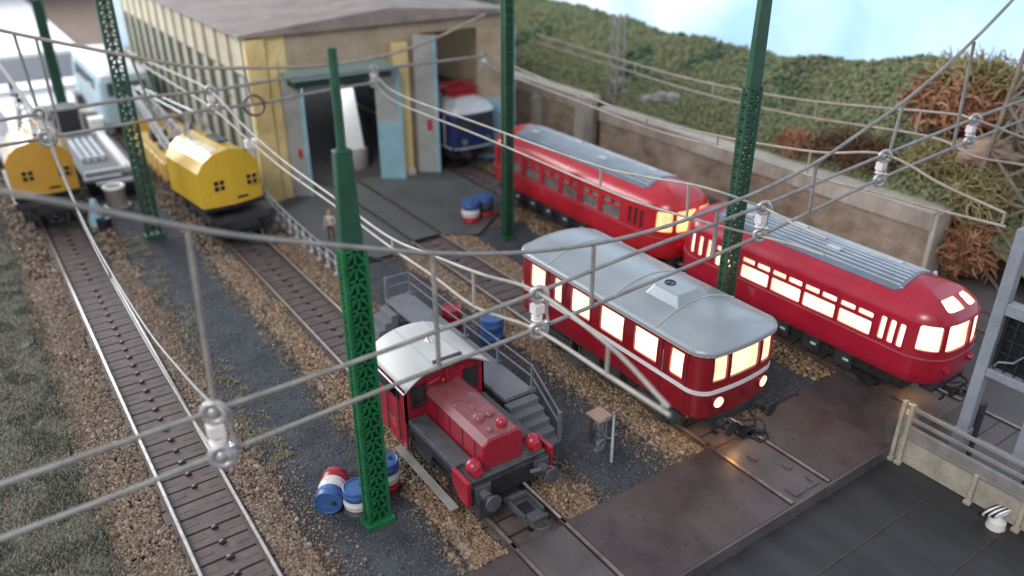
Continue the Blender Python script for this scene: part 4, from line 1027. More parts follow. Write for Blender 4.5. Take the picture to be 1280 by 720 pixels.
g = G(); g.box(7.6, 8.1, cy0+.25, cy0+.5, 1.25, 1.75); g.cyl((7.75, cy0+.3, 1.75), (7.75, cy0+.3, 2.1), .02, 6); g.torus((7.7, cy0+.25, 1.95), .09, .015, (0, 1, .4), 12, 5); g.build('controls', 'dark_grey', t)
# roof
vs = []; fs = []; n = 24; g = G()
for i in range(n+1):
    x = xl-.07+(xr-xl+.14)*i/n; u = (x-kx)/((xr-xl)/2+.07)
    z = 2.28+.46*(1-abs(u)**2.4)
    for (y, dz) in ((cy0-.20, -.07), (cy0-.22, 0), (cy0-.10, .03), (cy1+.12, .03), (cy1+.24, 0), (cy1+.22, -.07)): vs.append((x, y, z+dz))
for i in range(n):
    for k in range(5): fs.append((6*i+k, 6*i+6+k, 6*i+7+k, 6*i+1+k))
g.add(vs, fs); rf = g.build('cab_roof', 'ko_roof', t, smooth=50)
so = rf.modifiers.new('thick', 'SOLIDIFY'); so.thickness = .05; so.offset = -1
rz = lambda x: 2.31+.46*(1-abs((x-kx)/((xr-xl)/2+.07))**2.4)
g = G()
for x in (8.08, 8.95): g.beam((x, cy0-.15, rz(x)+.012), (x, cy1+.18, rz(x)+.012), .03, .022)
g.build('roof_strip', 'silver_edge', rf)
g = G(); g.box(8.1, 8.93, cy0-.12, cy0-.04, rz(8.5)-.02, rz(8.5)+.05); g.build('hatch_rim', 'dark_grey', rf, bevel=.01)
g = G(); g.box(8.12, 8.92, cy0+.0, cy1-.5, rz(8.1)-.02, rz(8.1)+.025); g.build('hatch', 'ko_roof', rf, bevel=.02)
g = G(); g.lathe((8.55, 16.15, rz(8.55)-.01), [(.11, 0), (.10, .04), (.05, .07), (.07, .12), (.02, .15)], 14); g.build('whistle', 'chrome', rf, smooth=50)
g = G(); g.tube(spline([(xl-.09, cy0-.15, 2.19), (xl-.1, (cy0+cy1)/2, 2.21), (xl-.09, cy1+.2, 2.19)], 6), .025, 6); g.build('rain_gutter', 'white', rf)
# hood
g = G(); hx0, hx1 = 7.90, 9.02
pr = [(hx0, 1.2), (hx0, 1.90), (hx0+.16, 2.02), (hx1-.16, 2.02), (hx1, 1.90), (hx1, 1.2)]
g.prism(pr, 'y', 12.52, cy0+.02); hd = g.build('hood', 'ko_red', t, bevel=.03)
g = G(); g.prism([(hx0-.012, 1.90), (hx0+.155, 2.04), (hx1-.155, 2.04), (hx1+.012, 1.90), (hx1-.17, 1.98), (hx0+.17, 1.98)], 'y', 12.56, cy0); g.build('hood_top', 'ko_red_top', t)
for y in (12.9, 13.45, 14.05, 14.65):
    G().box(hx0-.012, hx0+.01, y-.012, y+.012, 1.22, 1.88).build('hood_seam', 'dark', hd); G().box(hx1-.01, hx1+.012, y-.012, y+.012, 1.22, 1.88).build('hood_seam', 'dark', hd)
g = G(); g.lathe((8.30, 13.35, 2.02), [(.15, 0), (.15, .10), (.10, .16), (.02, .17)], 16); g.build('filler_cap', 'ko_red_top', hd, smooth=45)
g = G(); g.lathe((8.62, 12.85, 2.02), [(.10, 0), (.14, .05), (.14, .16), (.08, .22), (.02, .23)], 16); g.build('exhaust_stack', 'ko_red', hd, smooth=45)
for (c_, r_, k_) in (((8.28, 12.82, 2.05), .08, (1, 1, 1)), ((8.62, 13.35, 2.06), .10, (1.2, 1, .8)), ((8.45, 13.9, 2.05), .10, (1, 1.8, .45)), ((8.2, 14.2, 2.04), .09, (1.3, 1, .4)), ((8.7, 14.4, 2.04), .08, (1, 1.5, .4)), ((8.75, 13.05, 2.03), .06, (1, 1, 1))):
    G().ball(c_, r_, seg=10, rings=6, sc=k_).build('casing_bump', 'ko_red_top', hd, smooth=60)
g = G(); g.tube(spline([(7.9, 15.17, 2.25), (7.95, 15.05, 2.28), (8.2, 15.05, 2.34), (8.25, 15.17, 2.3)], 4), .03, 7); g.build('pipe', 'ko_red', hd, smooth=60); G().ball((8.35, 15.1, 2.2), .07, seg=8, rings=6).build('valve', 'ko_red', hd, smooth=60); G().cyl((8.5, 15.12, 2.02), (8.5, 15.12, 2.5), .035, 8).build('pipe', 'ko_red', hd, smooth=60); g = G()
g.cyl((8.9, 15.14, 2.4), (8.9, 15.05, 2.4), .07, 12); g.build('horn', 'ko_red', hd, smooth=60)
# running boards and side gear
for sx in (-1, 1):
    x0 = xl-.02 if sx < 0 else xr-.62
    g = G(); g.box(x0+.06, x0+.58, 12.95, cy0-.02, 1.20, 1.31); g.build('running_board', 'dark_grey', t, bevel=.02)
    x0 = xl+.02 if sx < 0 else xr-.2
    g = G(); g.box(x0, x0+.18, 13.0, 15.1, .98, 1.2); g.box(x0+.02, x0+.16, 14.0, 15.0, .55, .95); g.build('tool_box', 'frame_black', t, bevel=.02)
    x0 = xl-.22 if sx < 0 else xr+.0
    g = G(); g.box(x0, x0+.22, 12.7, 15.6, .26, .31); g.build('footboard', 'girder_grey', t, bevel=.01)
    x1 = xl+.0 if sx < 0 else xr-.05
    g = G()
    for y in (13.0, 13.9, 14.9): g.tube(spline([(x1+.04, y, 1.1), (x1-.02, y+.1, .7), (x1+.03, y, .3)], 4), .025, 6)
    g.beam((x1+.05, 12.9, .75), (x1+.05, 15.1, .85), .05); g.build('brake_rod', 'frame_black', t)
    x1 = xl-.03 if sx < 0 else xr-.03
    g = G(); g.prism([(12.25, .62), (12.25, 1.30), (12.95, 1.30), (12.95, .95), (12.6, .62)], 'x', x1, x1+.12); g.build('end_plate', 'ko_red', t, bevel=.015)
    # lamp
    x1 = xl+.34 if sx < 0 else xr-.34
    lp = G().lathe((x1, 12.55, 1.20), [(.10, 0), (.12, .1), (.19, .16), (.20, .32), (.12, .42), (.05, .45)], 16).build('headlight', 'ko_red', t, smooth=50)
    G().cyl((x1, 12.40, 1.42), (x1, 12.34, 1.42), .13, 16).build('lens', 'lens_red', lp, smooth=40)
for y in (13.4, 16.2): wheelset(t, kx, y, .42)
g = G(); g.box(xl+.06, xr-.06, 12.22, 12.36, .62, 1.16); g.build('buffer_beam', 'frame_black', t, bevel=.02)
buffer(t, kx-.82, 12.2, .92, r=.21, m='dark_grey'); buffer(t, kx+.86, 12.2, .92, r=.21, m='dark_grey')
g = G(); g.box(7.42, 7.80, 11.98, 12.2, .35, .95); g.box(7.5, 7.72, 11.94, 12.0, .62, .85); g.build('step_bracket', 'dark', t, bevel=.015)
g = G(); g.tube(spline([(9.2, 12.2, .98), (9.5, 12.0, .95), (9.62, 11.95, .75), (9.4, 12.0, .55)], 5), .025, 6); g.beam((8.95, 12.12, .98), (9.2, 12.0, 1.02), .06); g.build('hand_rail', 'rail_grey', t)
g = G(); g.box(8.2, 8.75, 11.25, 12.2, .38, .48); g.box(8.28, 8.67, 11.05, 11.35, .36, .55); g.box(8.18, 8.24, 11.3, 12.0, .48, .60); g.box(8.71, 8.77, 11.3, 12.0, .48, .60)
g.box(8.22, 8.73, 11.9, 11.98, .5, .66); g.box(8.26, 8.70, 11.05, 11.12, .5, .62); g.torus((8.47, 11.0, .42), .16, .035, (0, .2, 1), 16, 6)
g.build('coupler', 'dark_grey', t, bevel=.015)
g = G(); g.box(8.34, 8.62, 11.45, 11.8, .482, .50); g.build('coupler_plate', 'black', t)

# ---- blue electric locomotive in the shed doorway
t = thing('electric_locomotive', 'blue electric locomotive with silver roof and red pantograph in the shed doorway', 'locomotive', (21.1, 40, 0))
S = Shell(21.55, 41.2, 1.32, 6.8, .32, [(1.15, .03), (1.25, 0), (2.0, 0), (2.9, .04), (3.0, .08)], .18)
fw = [(S.fs(20.55), S.fs(21.45), 2.25, 2.80), (S.fs(21.65), S.fs(22.55), 2.25, 2.80)]
sw = [(S.ys(35.9+.5), S.ys(35.9), 2.2, 2.75), (S.ys(44), S.ys(42.6), 2.2, 2.7), (S.ys(41.6), S.ys(40.2), 2.2, 2.7)]
S.grid(fw+sw).build('body', 'loco_blue', t, smooth=40)
for w in fw+sw: S.window(t, w, 'glass_dark', 'dark', cham=0)
S.band(0, S.L-.001, 1.22, 1.32, .02, 120).build('sill_stripe', 'loco_silver', t)
Shell(21.55, 41.2, 1.32, 6.8, .32, [(2.98, .05), (3.02, -.02), (3.15, .05), (3.45, .35), (3.65, .65), (3.72, 1.0)], .18).grid([]).build('roof', 'loco_silver', t, smooth=50)
for x in (20.0, 20.35): G().beam((S.c[0]-1.34, 35.2+(x-20)*2.4, 1.4), (S.c[0]-1.34, 35.2+(x-20)*2.4, 2.9), .05).build('handle', 'loco_silver', t)
g = G()
g.box(20.8, 22.3, 35.2, 37.0, 3.72, 3.80); g.beam((20.85, 35.3, 3.85), (20.85, 36.9, 3.85), .08); g.beam((22.25, 35.3, 3.85), (22.25, 36.9, 3.85), .08)
for y in (35.5, 36.0, 36.5): g.beam((20.6, y, 4.0+.1*(y-35.5)), (22.5, y, 4.0+.1*(y-35.5)), .09)
g.beam((20.8, 35.4, 3.85), (22.3, 36.8, 4.15), .08); g.beam((22.3, 35.4, 3.85), (20.8, 36.8, 4.15), .08); g.beam((20.5, 36.2, 4.22), (22.6, 36.2, 4.22), .12)
g.build('pantograph', 'panto_red', t)
for (a_, b_, c_) in ((21.1, 34.9, 3.35), (20.55, 34.8, 3.05), (22.5, 34.8, 3.1)): G().lathe((a_, b_, c_), [(.10, 0), (.10, .2), (.05, .24)], 12).build('roof_knob', 'white', t)
g = G(); g.box(20.45, 22.65, 34.8, 47.5, .6, 1.15); g.build('underframe', 'frame_black', t)
for x in (20.85, 22.25):
    buffer(t, x, 34.35, 1.02)
    G().cyl((x, 34.30, 1.6), (x, 34.20, 1.6), .16, 18).build('headlight', 'glass_grey', t)
for y in (36.5, 39, 43.5, 46): wheelset(t, 21.5, y, .55)
coupler(t, 21.5, 34.5, .6, -1, 1.0)

# ================================================================= cranes
def crane(name, label, px, py, rot, paint, loc_boom_end, boomm='boom_grey', wagon_len=5.4, ux=None, dz=0.0):
    t = thing(name, label, 'rail crane', (px, py, 0), 'yellow rail cranes')
    R = Matrix.Translation((px, py, dz)) @ Matrix.Rotation(rot, 4, 'Z'); pxc = px; px = ux or px
    def fin(g): return g.xf(R)
    # undercarriage (not rotated)
    g = G(); g.box(px-1.3, px+1.3, py-.2, py+wagon_len, 1.05, 1.38); g.box(px-1.15, px+1.15, py-.35, py-.15, .75, 1.3); g.build('undercarriage', 'dark', t, bevel=.04)
    g = G()
    for y in (py+.6, py+2.0, py+3.6, py+5.0):
        g.box(px-1.1, px-.95, y-.4, y+.4, .35, .8); g.box(px+.95, px+1.1, y-.4, y+.4, .35, .8)
    g.build('bogie_frame', 'frame_black', t, bevel=.02)
    for y in (py+.6, py+2.0, py+3.6, py+5.0): wheelset(t, px, y, .42)
    for x in (px-.82, px+.82): buffer(t, x, py-.35, .95, m='frame_black')
    coupler(t, px, py-.3, .6, -1, 1.0)
    G().lathe((px, py+1.5, 1.38), [(1.0, 0), (1.0, .25), (.8, .5)], 24).build('turntable_ring', 'dark', t, smooth=40)
    # cabin with faceted roof and slightly bowed rear wall
    prof = [(-1.24, 1.75), (-1.24, 3.20), (-.98, 3.62), (-.62, 3.90), (0, 4.06), (.62, 3.90), (.98, 3.62), (1.24, 3.20), (1.24, 1.75)]
    prof = [(a*1.02, b) for a, b in prof]
    g = G(); n = len(prof); ys = [0, 3.3]; vs = []
    def bow(x): return -.22*(1-(x/1.24)**2)
    for y in ys:
        for (x, z) in prof: vs.append((x, y+(bow(x) if y == 0 else 0), z))
    fs = [(i, (i+1) % n, n+(i+1) % n, n+i) for i in range(n)]+[tuple(range(n, 2*n))]
    g.add(vs, fs)
    # bowed end wall as strips
    xs = [p[0] for p in prof[1:-1]]
    for (x0, z0), (x1, z1) in zip(prof[1:-2], prof[2:-1]):
        g.add([(x0, bow(x0), 1.75), (x1, bow(x1), 1.75), (x1, bow(x1), z1), (x0, bow(x0), z0)], [(0, 1, 2, 3)])
    fin(g).build('cabin', paint, t, fixn=False)
    for x0 in (-.66, .70):
        fr_ = fin(G().box(x0-.12, x0+.36, bow(x0)-.02, bow(x0)+.03, 2.40, 2.86)).build('window', paint, t)
        for dx in (0, .24):
            for dz in (0, .23): fin(G().box(x0+dx-.085, x0+dx+.085, bow(x0)-.035, bow(x0)+.02, 2.43+dz, 2.60+dz)).build('pane', 'black', fr_)
    g = G(); g.box(.12, .55, bow(.3)-.035, bow(.3)+.02, 1.98, 2.05); fin(g).build('handle', 'black', t)
    g = G(); g.box(-1.26, 1.26, -.22, 3.3, 1.62, 1.76); fin(g).build('cabin_floor', 'black', t, bevel=.02)
    g = G(); g.box(-1.262, -1.235, .8, 1.5, 1.95, 3.0); g.box(-1.262, -1.235, 2.0, 2.7, 2.3, 3.0); fin(g).build('side_door', paint, t, bevel=.01)
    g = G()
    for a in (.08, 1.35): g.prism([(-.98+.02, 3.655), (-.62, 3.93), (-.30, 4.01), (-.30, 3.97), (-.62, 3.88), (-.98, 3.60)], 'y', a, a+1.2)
    fin(g).build('roof_glare_panel', 'glare_pale', t, bevel=.01)  # raised pale panels paint the white glare on the roof facets
    g = G(); g.box(.05, .5, .8, 2.0, 4.03, 4.12); fin(g).build('roof_vent', 'dark_grey', t, bevel=.015)
    # lattice boom
    ex, ey, ez = loc_boom_end
    base = R @ Vector((0, 3.2, 2.1)); end = Vector((ex, ey, ez)); d = (end-base); up = Vector((0, 0, 1)); r = d.cross(up).normalized(); u = r.cross(d).normalized()
    g = G(); L = 10
    def bp(k, sx, su): f = k/L; w = .55*(1-f)+.22*f; return base+d*f+r*sx*w+u*su*w*.7
    for sx in (-1, 1):
        for su in (-1, 1): g.beam(bp(0, sx, su), bp(L, sx, su), .12)
    for k in range(L):
        for sx in (-1, 1): g.beam(bp(k, sx, -1), bp(k+1, sx, 1), .06); g.beam(bp(k+1, sx, 1), bp(k+1, sx, -1), .06)
        for su in (-1, 1): g.beam(bp(k, -1, su), bp(k+1, 1, su), .06)
    g.build('boom', boomm, t)
    g = G(); top = R @ Vector((0, 2.6, 4.6))
    for sx in (-.5, .5):
        g.beam(R @ Vector((sx, 2.2, 3.8)), R @ Vector((sx*.5, 2.9, 4.8)), .1); g.beam(R @ Vector((sx, 3.3, 3.0)), R @ Vector((sx*.5, 2.9, 4.8)), .1)
        g.tube([R @ Vector((sx*.5, 2.9, 4.8)), bp(L, sx, 1)], .04, 6)
    g.build('jib_frame', boomm, t)
    g = G(); g.cyl(end-r*.25, end+r*.25, .3, 14); g.tube([end, end-Vector((0, 0, 1.0))], .03, 5); g.build('pulley', 'dark', t)
    return t
crane('rail_crane', 'bright yellow rail crane with faceted cabin in front of the engine shed', 8.2, 31.65, math.radians(7), 'crane_yellow', (8.0, 47, 3.6), ux=8.42, dz=.12)
crane('rail_crane', 'ochre yellow rail crane at the far left on the leftmost track', 2.18, 38.1, math.radians(-4), 'crane_ochre', (2.6, 49, 3.4), dz=-.15)
# low sided yellow wagon under the boom
t = thing('flat_wagon', 'low sided yellow wagon under the boom of the bright yellow crane', 'wagon', (8.3, 42, 0))
g = G(); g.box(7.1, 9.5, 38.2, 45.8, 1.55, 1.75); g.box(7.05, 7.15, 38.2, 45.8, 1.15, 1.95); g.box(9.45, 9.55, 38.2, 45.8, 1.15, 1.95); g.box(7.05, 9.55, 38.1, 38.2, 1.15, 1.95); g.box(7.05, 9.55, 45.8, 45.9, 1.15, 2.3)
g.build('body', 'wagon_yellow', t, bevel=.02)
for i in range(8): G().box(6.98, 7.06, 38.5+i, 38.65+i, 1.0, 1.9).build('stake', 'wagon_yellow', t)
g = G(); g.torus((8.2, 41.3, 1.95), .55, .16, (0, .1, 1), 20, 8); g.build('rope_coil', 'dark', t); G().box(7.6, 8.4, 42.8, 43.6, 1.75, 2.2).build('chest', 'dark', t)
G().box(7.3, 9.3, 38.4, 45.6, .7, 1.15).build('underframe', 'frame_black', t)
for y in (39.6, 44.5): wheelset(t, 8.55, y)
# dark flat wagon behind the ochre crane
t = thing('flat_wagon', 'dark wagon behind the ochre crane on the leftmost track', 'wagon', (2.4, 47, 0))
G().box(1.1, 3.7, 44.4, 50.2, 1.0, 1.3).build('body', 'dark_grey', t, bevel=.03); G().box(1.4, 3.4, 45, 49.5, .5, 1.0).build('underframe', 'frame_black', t)
for y in (45.6, 48.9): wheelset(t, 2.42, y)

# ---- stores and scrap between the crane tracks
t = thing('loading_dock', 'dark slab with pale parts and rails laid out between the cranes', 'loading dock', (5.5, 46, -.1))
G().box(4.2, 6.9, 42.6, 52.6, -.1, .32).build('slab', 'dark_grey', t, bevel=.03)
def lone(g, name, m, label, cat, bevel=.02, group=None, smooth=None): return tag(g.build(name, m, bevel=bevel, smooth=smooth), label, cat, group)
GP = 'grey steel parts between the cranes'
g = G()
for i, x in enumerate((4.6, 4.95, 5.3, 5.65)): g.box(x, x+.13, 46.2, 50.8, .32, .46)
g.box(4.6, 5.78, 46.2, 46.35, .46, .54); lone(g, 'steel_frame', 'rib_pale', 'pale frame of four parallel bars on the dark slab', 'steel frame', group=GP)
g = G(); g.box(6.15, 6.5, 43.6, 51.2, .32, .62); lone(g, 'steel_beam', 'insul_w', 'long white beam lying along the right edge of the dark slab', 'steel beam', group=GP)
g = G(); g.box(4.3, 6.6, 43.2, 43.5, .33, .62); lone(g, 'steel_beam', 'rib_pale', 'pale beam lying across the front edge of the dark slab', 'steel beam', group=GP)
for i, (x, y, l, lab) in enumerate(((4.9, 42.1, 1.5, 'short pale girder on black blocks in front of the dark slab'), (5.4, 41.2, 1.7, 'thin pale girder nearest the green mast'))):
    t = thing('girder_stack', lab, 'girder', (x, y, -.13), GP)
    G().box(x-l/2, x+l/2, y-.28, y+.28, -.13, .5).build('block', 'black', t, bevel=.03)
    G().box(x-l/2-.1, x+l/2+.1, y-.09, y+.09, .5, .66).build('girder', 'rib_pale', t, bevel=.02)
t = thing('cable_drum', 'upright grey cable drum with a white ring on top beside the ochre crane', 'cable drum', (4.95, 39.6, -.13))
G().lathe((4.95, 39.6, -.13), [(.62, 0), (.62, .1), (.45, .12), (.45, .9), (.5, .95)], 20).build('drum', 'girder_grey', t, smooth=40)
G().torus((4.95, 39.6, .86), .42, .09, (0, 0, 1), 22, 8).build('ring', 'white', t, smooth=60)
t = thing('signal_box', 'pale green cone topped box at the corner of the ochre crane', 'signal lamp', (3.75, 37.6, -.13))
G().lathe((3.75, 37.6, -.13), [(.34, 0), (.34, .35), (.14, 1.2), (.1, 1.25)], 16).build('cone', 'door_blue', t, smooth=40)
G().lathe((3.95, 37.2, -.13), [(.3, 0), (.3, .45)], 14).build('foot', 'black', t)
for i, (x, y, w, l, h, m, lab) in enumerate(((5.0, 54.5, 1.6, 1.8, 1.4, 'dark', 'dark crate behind the slab in the bright upper left'), (6.9, 55.5, 1.8, 2.2, .9, 'cream', 'cream coloured block near the pale blue vehicle'),
        (6.4, 52.0, .7, .7, 1.1, 'white', 'small white box standing at the end of the dark slab'), (7.0, 58.8, 1.3, 1.3, 1.2, 'plate', 'dark maroon box before the white baseboard'),
        (1.0, 55.5, 2.4, 2.4, 2.1, 'white', 'white rounded tank at the far left edge'), (0.2, 50.0, 1.4, 1.6, 1.3, 'plate', 'maroon crate at the left edge beside the clamps'))):
    g = G()
    if 'tank' in lab: g.lathe((x, y, -.13), [(1.1, 0), (1.15, 1.2), (.9, 1.8), (.3, 2.1)], 20)
    else: g.box(x-w/2, x+w/2, y-l/2, y+l/2, -.13, h); g.box(x-w/2-.05, x+w/2+.05, y-l/2-.05, y+l/2+.05, h, h+.1)
    lone(g, 'storage_tank' if 'tank' in lab else 'crate', m, lab, 'tank' if 'tank' in lab else 'crate', group='crates and boxes in the far left corner')
# pale blue vehicle
t = thing('pale_blue_railcar', 'pale blue rounded railcar with dark windows behind the crane boom', 'railcar', (8.3, 55.5, 0))
S = Shell(8.3, 56.0, 1.55, 5.0, .6, [(.9, .05), (1.2, 0), (2.5, .05), (3.3, .15), (3.6, .3)], .3)
fw = [(S.fs(7.2), S.fs(9.4), 2.5, 3.25)]; sw = [(S.ys(59.5), S.ys(52.6), 2.45, 3.2)]
S.grid(fw+sw).build('body', 'pale_blue', t, smooth=45)
for w in fw+sw: S.window(t, w, 'glass_dark', 'pale_blue', cham=.1)
Shell(8.3, 56.0, 1.55, 5.0, .6, [(3.55, .25), (3.62, .22), (3.85, .6), (4.0, 1.2)], .3).grid([]).build('roof', 'white', t, smooth=50)
G().box(7.3, 9.3, 51.6, 60.4, .3, .95).build('underframe', 'frame_black', t)
t = thing('partition_panel', 'long grey panel closing off the bright baseboard at upper left', 'panel', (0, 70, -.13))
G().box(-30, 10.3, 69.2, 69.5, .35, 2.1).build('panel', 'panel_grey', t); G().box(-30, 10.3, 69.15, 69.5, 2.1, 2.35).build('top_rail', 'white', t)
for x in (-12, -4, 3.5, 8): G().box(x-.15, x+.15, 69.2, 69.6, -.13, .4).build('foot', 'dark', t)

# ================================================================= engine shed
t = thing('engine_shed', 'yellow engine shed with pale blue doors and long windowed side wall', 'engine shed', (17.5, 48, -.1))
SX0, SX1, SY0, SY1, SZ = 10.9, 24.6, 36.0, 62.0, 7.5
D1, D2 = (12.65, 17.15), (19.55, 23.2)
g = G(); g.box(SX0, D1[0], SY0, SY0+.6, -.1, SZ); g.build('front_wall', 'yellow_wall', t, bevel=.03)
g = G(); g.box(SX0-.1, SX0+.75, SY0-.25, SY0, -.1, SZ-.1); g.box(D1[0]-.95, D1[0]-.5, SY0-.14, SY0, -.1, 6.4); g.build('pilaster', 'yellow_wall', t, bevel=.04)
g = G(); g.box(D1[1], D2[0], SY0, SY0+.6, -.1, SZ); g.build('front_wall', 'tan_wall', t, bevel=.03)
g = G(); g.box(D1[1]+.65, D1[1]+1.45, SY0-.35, SY0, -.1, 6.6); g.build('pilaster', 'yellow_wall', t, bevel=.04)
g = G(); g.box(D1[1]+.6, D1[1]+1.5, SY0-.45, SY0, -.1, .25); g.build('pilaster_foot', 'concrete_pale', t, bevel=.04)
g = G(); g.box(D2[1], SX1, SY0, SY0+.6, -.1, SZ); g.build('front_wall', 'tan_wall', t)
G().box(D1[0], D1[1], SY0, SY0+.6, 5.75, SZ).build('lintel', 'tan_wall', t); G().box(D2[0], D2[1], SY0, SY0+.6, 6.9, SZ).build('lintel', 'tan_wall', t)
g = G(); g.box(D1[0]-.35, D1[1]+.15, SY0-1.45, SY0-.01, 5.62, 5.90); g.build('door_canopy', 'header_teal', t, bevel=.04)
g = G(); g.box(D1[0]-.2, D1[1]+.05, SY0-1.25, SY0-.01, 5.30, 5.61); g.build('door_rail', 'mast_dark', t, bevel=.02)
# side wall with tall windows
g = G(); g.box(SX0, SX0+.4, SY0+.6, SY1, -.1, 1.0); g.box(SX0, SX0+.4, SY0+.6, SY1, 5.7, SZ)
nw = 13; p = (SY1-SY0-.6)/nw
for i in range(nw+1):
    y = SY0+.6+i*p; g.box(SX0-.12 if i else SX0, SX0+.4, y-.14 if i else y, y+.14, -.1, SZ-.05)
g.build('side_wall', 'cream_wall', t)
for i in range(nw):
    y = SY0+.6+i*p
    w = G().box(SX0+.12, SX0+.25, y+.14, y+p-.14, 1.0, 5.7).build('window', 'window_grey', t)
    g = G(); g.box(SX0-.02, SX0+.12, y+.14, y+.40, 1.0, 5.7); g.box(SX0-.02, SX0+.12, y+p-.26, y+p-.14, 1.0, 5.7)
    for z in (1.02, 2.6, 4.2, 5.55): g.box(SX0+.05, SX0+.11, y+.40, y+p-.26, z, z+.10)
    g.build('window_frame', 'teal_frame', w)
G().box(SX1-.4, SX1, SY0+.6, SY1, -.1, SZ).build('far_wall', 'tan_wall', t)
g = G(); g.box(SX0, SX1, SY1, SY1+.4, -.1, .9); g.box(SX0, SX1, SY1, SY1+.4, 6.4, SZ)
for x in np.linspace(SX0+.3, SX1-.3, 5): g.box(x-.3, x+.3, SY1, SY1+.4, .9, 6.4)
g.build('rear_wall', 'tan_wall', t)
lb = G().cyl((15.4, 36.75, 5.5), (15.4, 36.75, 5.25), .18, 14).build('fill_light_body', 'headlamp', t)  # glowing body made up to go with the added shed fill
G().box(SX0+.4, SX1-.4, SY0+.5, SY1, -.14, -.055).build('floor', 'shed_floor', t)
g = G(); g.prism([(SX0-.4, SZ), (SX1+.4, SZ), (SX1+.4, SZ+.15), ((SX0+SX1)/2, SZ+.75), (SX0-.4, SZ+.15)], 'y', SY0-.35, SY1+.5); g.build('roof', 'shed_roof', t, bevel=.04)
# door leaves, folded outwards
def leaf(x0, y0, x1, y1, h, lowm, upm, split, sign=False):
    d = Vector((x1-x0, y1-y0, 0)); n = Vector((-d.y, d.x, 0)).normalized()*.05
    def slab(a, b, z0, z1, mm, k=1.0):
        A_ = Vector((x0, y0, 0))+d*a; B_ = Vector((x0, y0, 0))+d*b; nn = n*k
        g = G(); g.add([A_-nn+Vector((0,0,z0)), B_-nn+Vector((0,0,z0)), B_+nn+Vector((0,0,z0)), A_+nn+Vector((0,0,z0)), A_-nn+Vector((0,0,z1)), B_-nn+Vector((0,0,z1)), B_+nn+Vector((0,0,z1)), A_+nn+Vector((0,0,z1))],
            [(0,3,2,1),(4,5,6,7),(0,1,5,4),(1,2,6,5),(2,3,7,6),(3,0,4,7)]); return g
    g = slab(0, 1, -.02, split, None); dr = g.build('door', lowm, t)
    slab(0, 1, split, h, None).build('upper_panel', upm, dr)
    e = slab(.86, 1.03, -.02, h, None, 1.9); e.build('door_edge', 'door_blue', dr)
    if sign: slab(.48, .72, 2.2, 2.75, None, 1.6).build('notice', 'red_sign', dr)
leaf(12.22, 35.98, 12.98, 35.5, 5.6, 'door_grey', 'door_grey', 1.6, False)
leaf(16.85, 35.95, 17.85, 35.25, 5.5, 'door_blue', 'door_grey', 2.9)
leaf(18.95, 35.75, 19.85, 35.15, 6.9, 'door_grey', 'door_grey', 2.5, True)
leaf(22.75, 36.0, 24.4, 35.0, 6.9, 'door_blue', 'tan_wall', 3.3)
g = G(); g.box(12.55, 12.72, 35.58, 35.66, 1.9, 2.3); 
g.build('notice', 'red_sign', t)
t = thing('white_cabinet', 'tall white tapered cabinet inside the dark shed doorway', 'cabinet', (16.55, 38.7, -.05))
g = G(); g.add([(16.02, 38.2, .95), (17.05, 38.2, .95), (17.05, 39.2, .95), (16.02, 39.2, .95), (16.12, 38.4, 4.15), (16.8, 38.4, 4.15), (16.8, 39.0, 4.15), (16.12, 39.0, 4.15)],
    [(0,3,2,1),(4,5,6,7),(0,1,5,4),(1,2,6,5),(2,3,7,6),(3,0,4,7)]); g.build('cabinet', 'white', t, bevel=.03)
G().lathe((16.55, 38.7, -.05), [(.85, 0), (.85, .9), (.8, .98)], 24).build('base', 'girder_grey', t, smooth=40)
g = G(); g.box(11.9, 13.9, 38.2, 46, -.05, 1.1); lone(g, 'work_bench', 'dark_grey', 'long dark work bench inside the left shed doorway', 'bench')

# stacked timber beside the side wall
for i in range(6):
    y = 38.6+i*2.6
    t = thing('timber_stack', ['stack of old sleepers at the foot of the shed wall nearest the yellow pillar', 'second stack of old sleepers along the shed side wall', 'third stack of old sleepers along the shed side wall',
        'fourth stack of old sleepers along the shed side wall', 'fifth stack of old sleepers along the shed side wall', 'farthest stack of old sleepers along the shed side wall'][i], 'timber stack', (10.3, y, -.13), 'stacks of sleepers by the shed')
    g = G()
    for k in range(5):
        for j in range(3):
            if k % 2: g.box(9.9+j*.3, 10.15+j*.3, y-.9, y+.9, -.13+k*.22, .07+k*.22)
            else: g.box(9.88, 10.8, y-.85+j*.65, y-.60+j*.65, -.13+k*.22, .07+k*.22)
    g.build('timbers', 'timber', t, bevel=.01)
t = thing('downpipe', 'white downpipe on the yellow pillar behind the bright yellow crane', 'downpipe', (10.55, 36.0, 0))
G().cyl((10.55, 36.2, -.1), (10.55, 36.2, 2.7), .16, 12).build('pipe', 'white', t, smooth=40)
G().box(10.3, 10.85, 35.95, 36.4, 2.6, 3.0).build('hopper', 'white', t, bevel=.03)

# guard railing between crane track and apron
t = thing('guard_railing', 'low grey guard railing along the apron beside the bright yellow crane', 'railing', (10.45, 31, -.13))
pts = [(10.75, 36.4), (10.55, 33.8), (10.45, 31.5), (10.4, 29.2), (10.4, 26.6)]
for z in (.72, .38):
    g = G(); g.tube(spline([(x, y, z) for x, y in pts], 6), .045, 7); g.build('handrail', 'girder_grey', t, smooth=60)
for i in range(12):
    y = 36.2-i*.85; x = np.interp(y, [26.6, 29.2, 31.5, 33.8, 36.4], [10.4, 10.4, 10.45, 10.55, 10.75])
    g = G(); g.beam((x, y, -.13), (x, y, .75), .07); g.box(x-.12, x+.05, y-.05, y+.05, -.13, .0); g.ball((x, y, .38), .085, seg=8, rings=6); g.build('post', 'rib_pale', t)

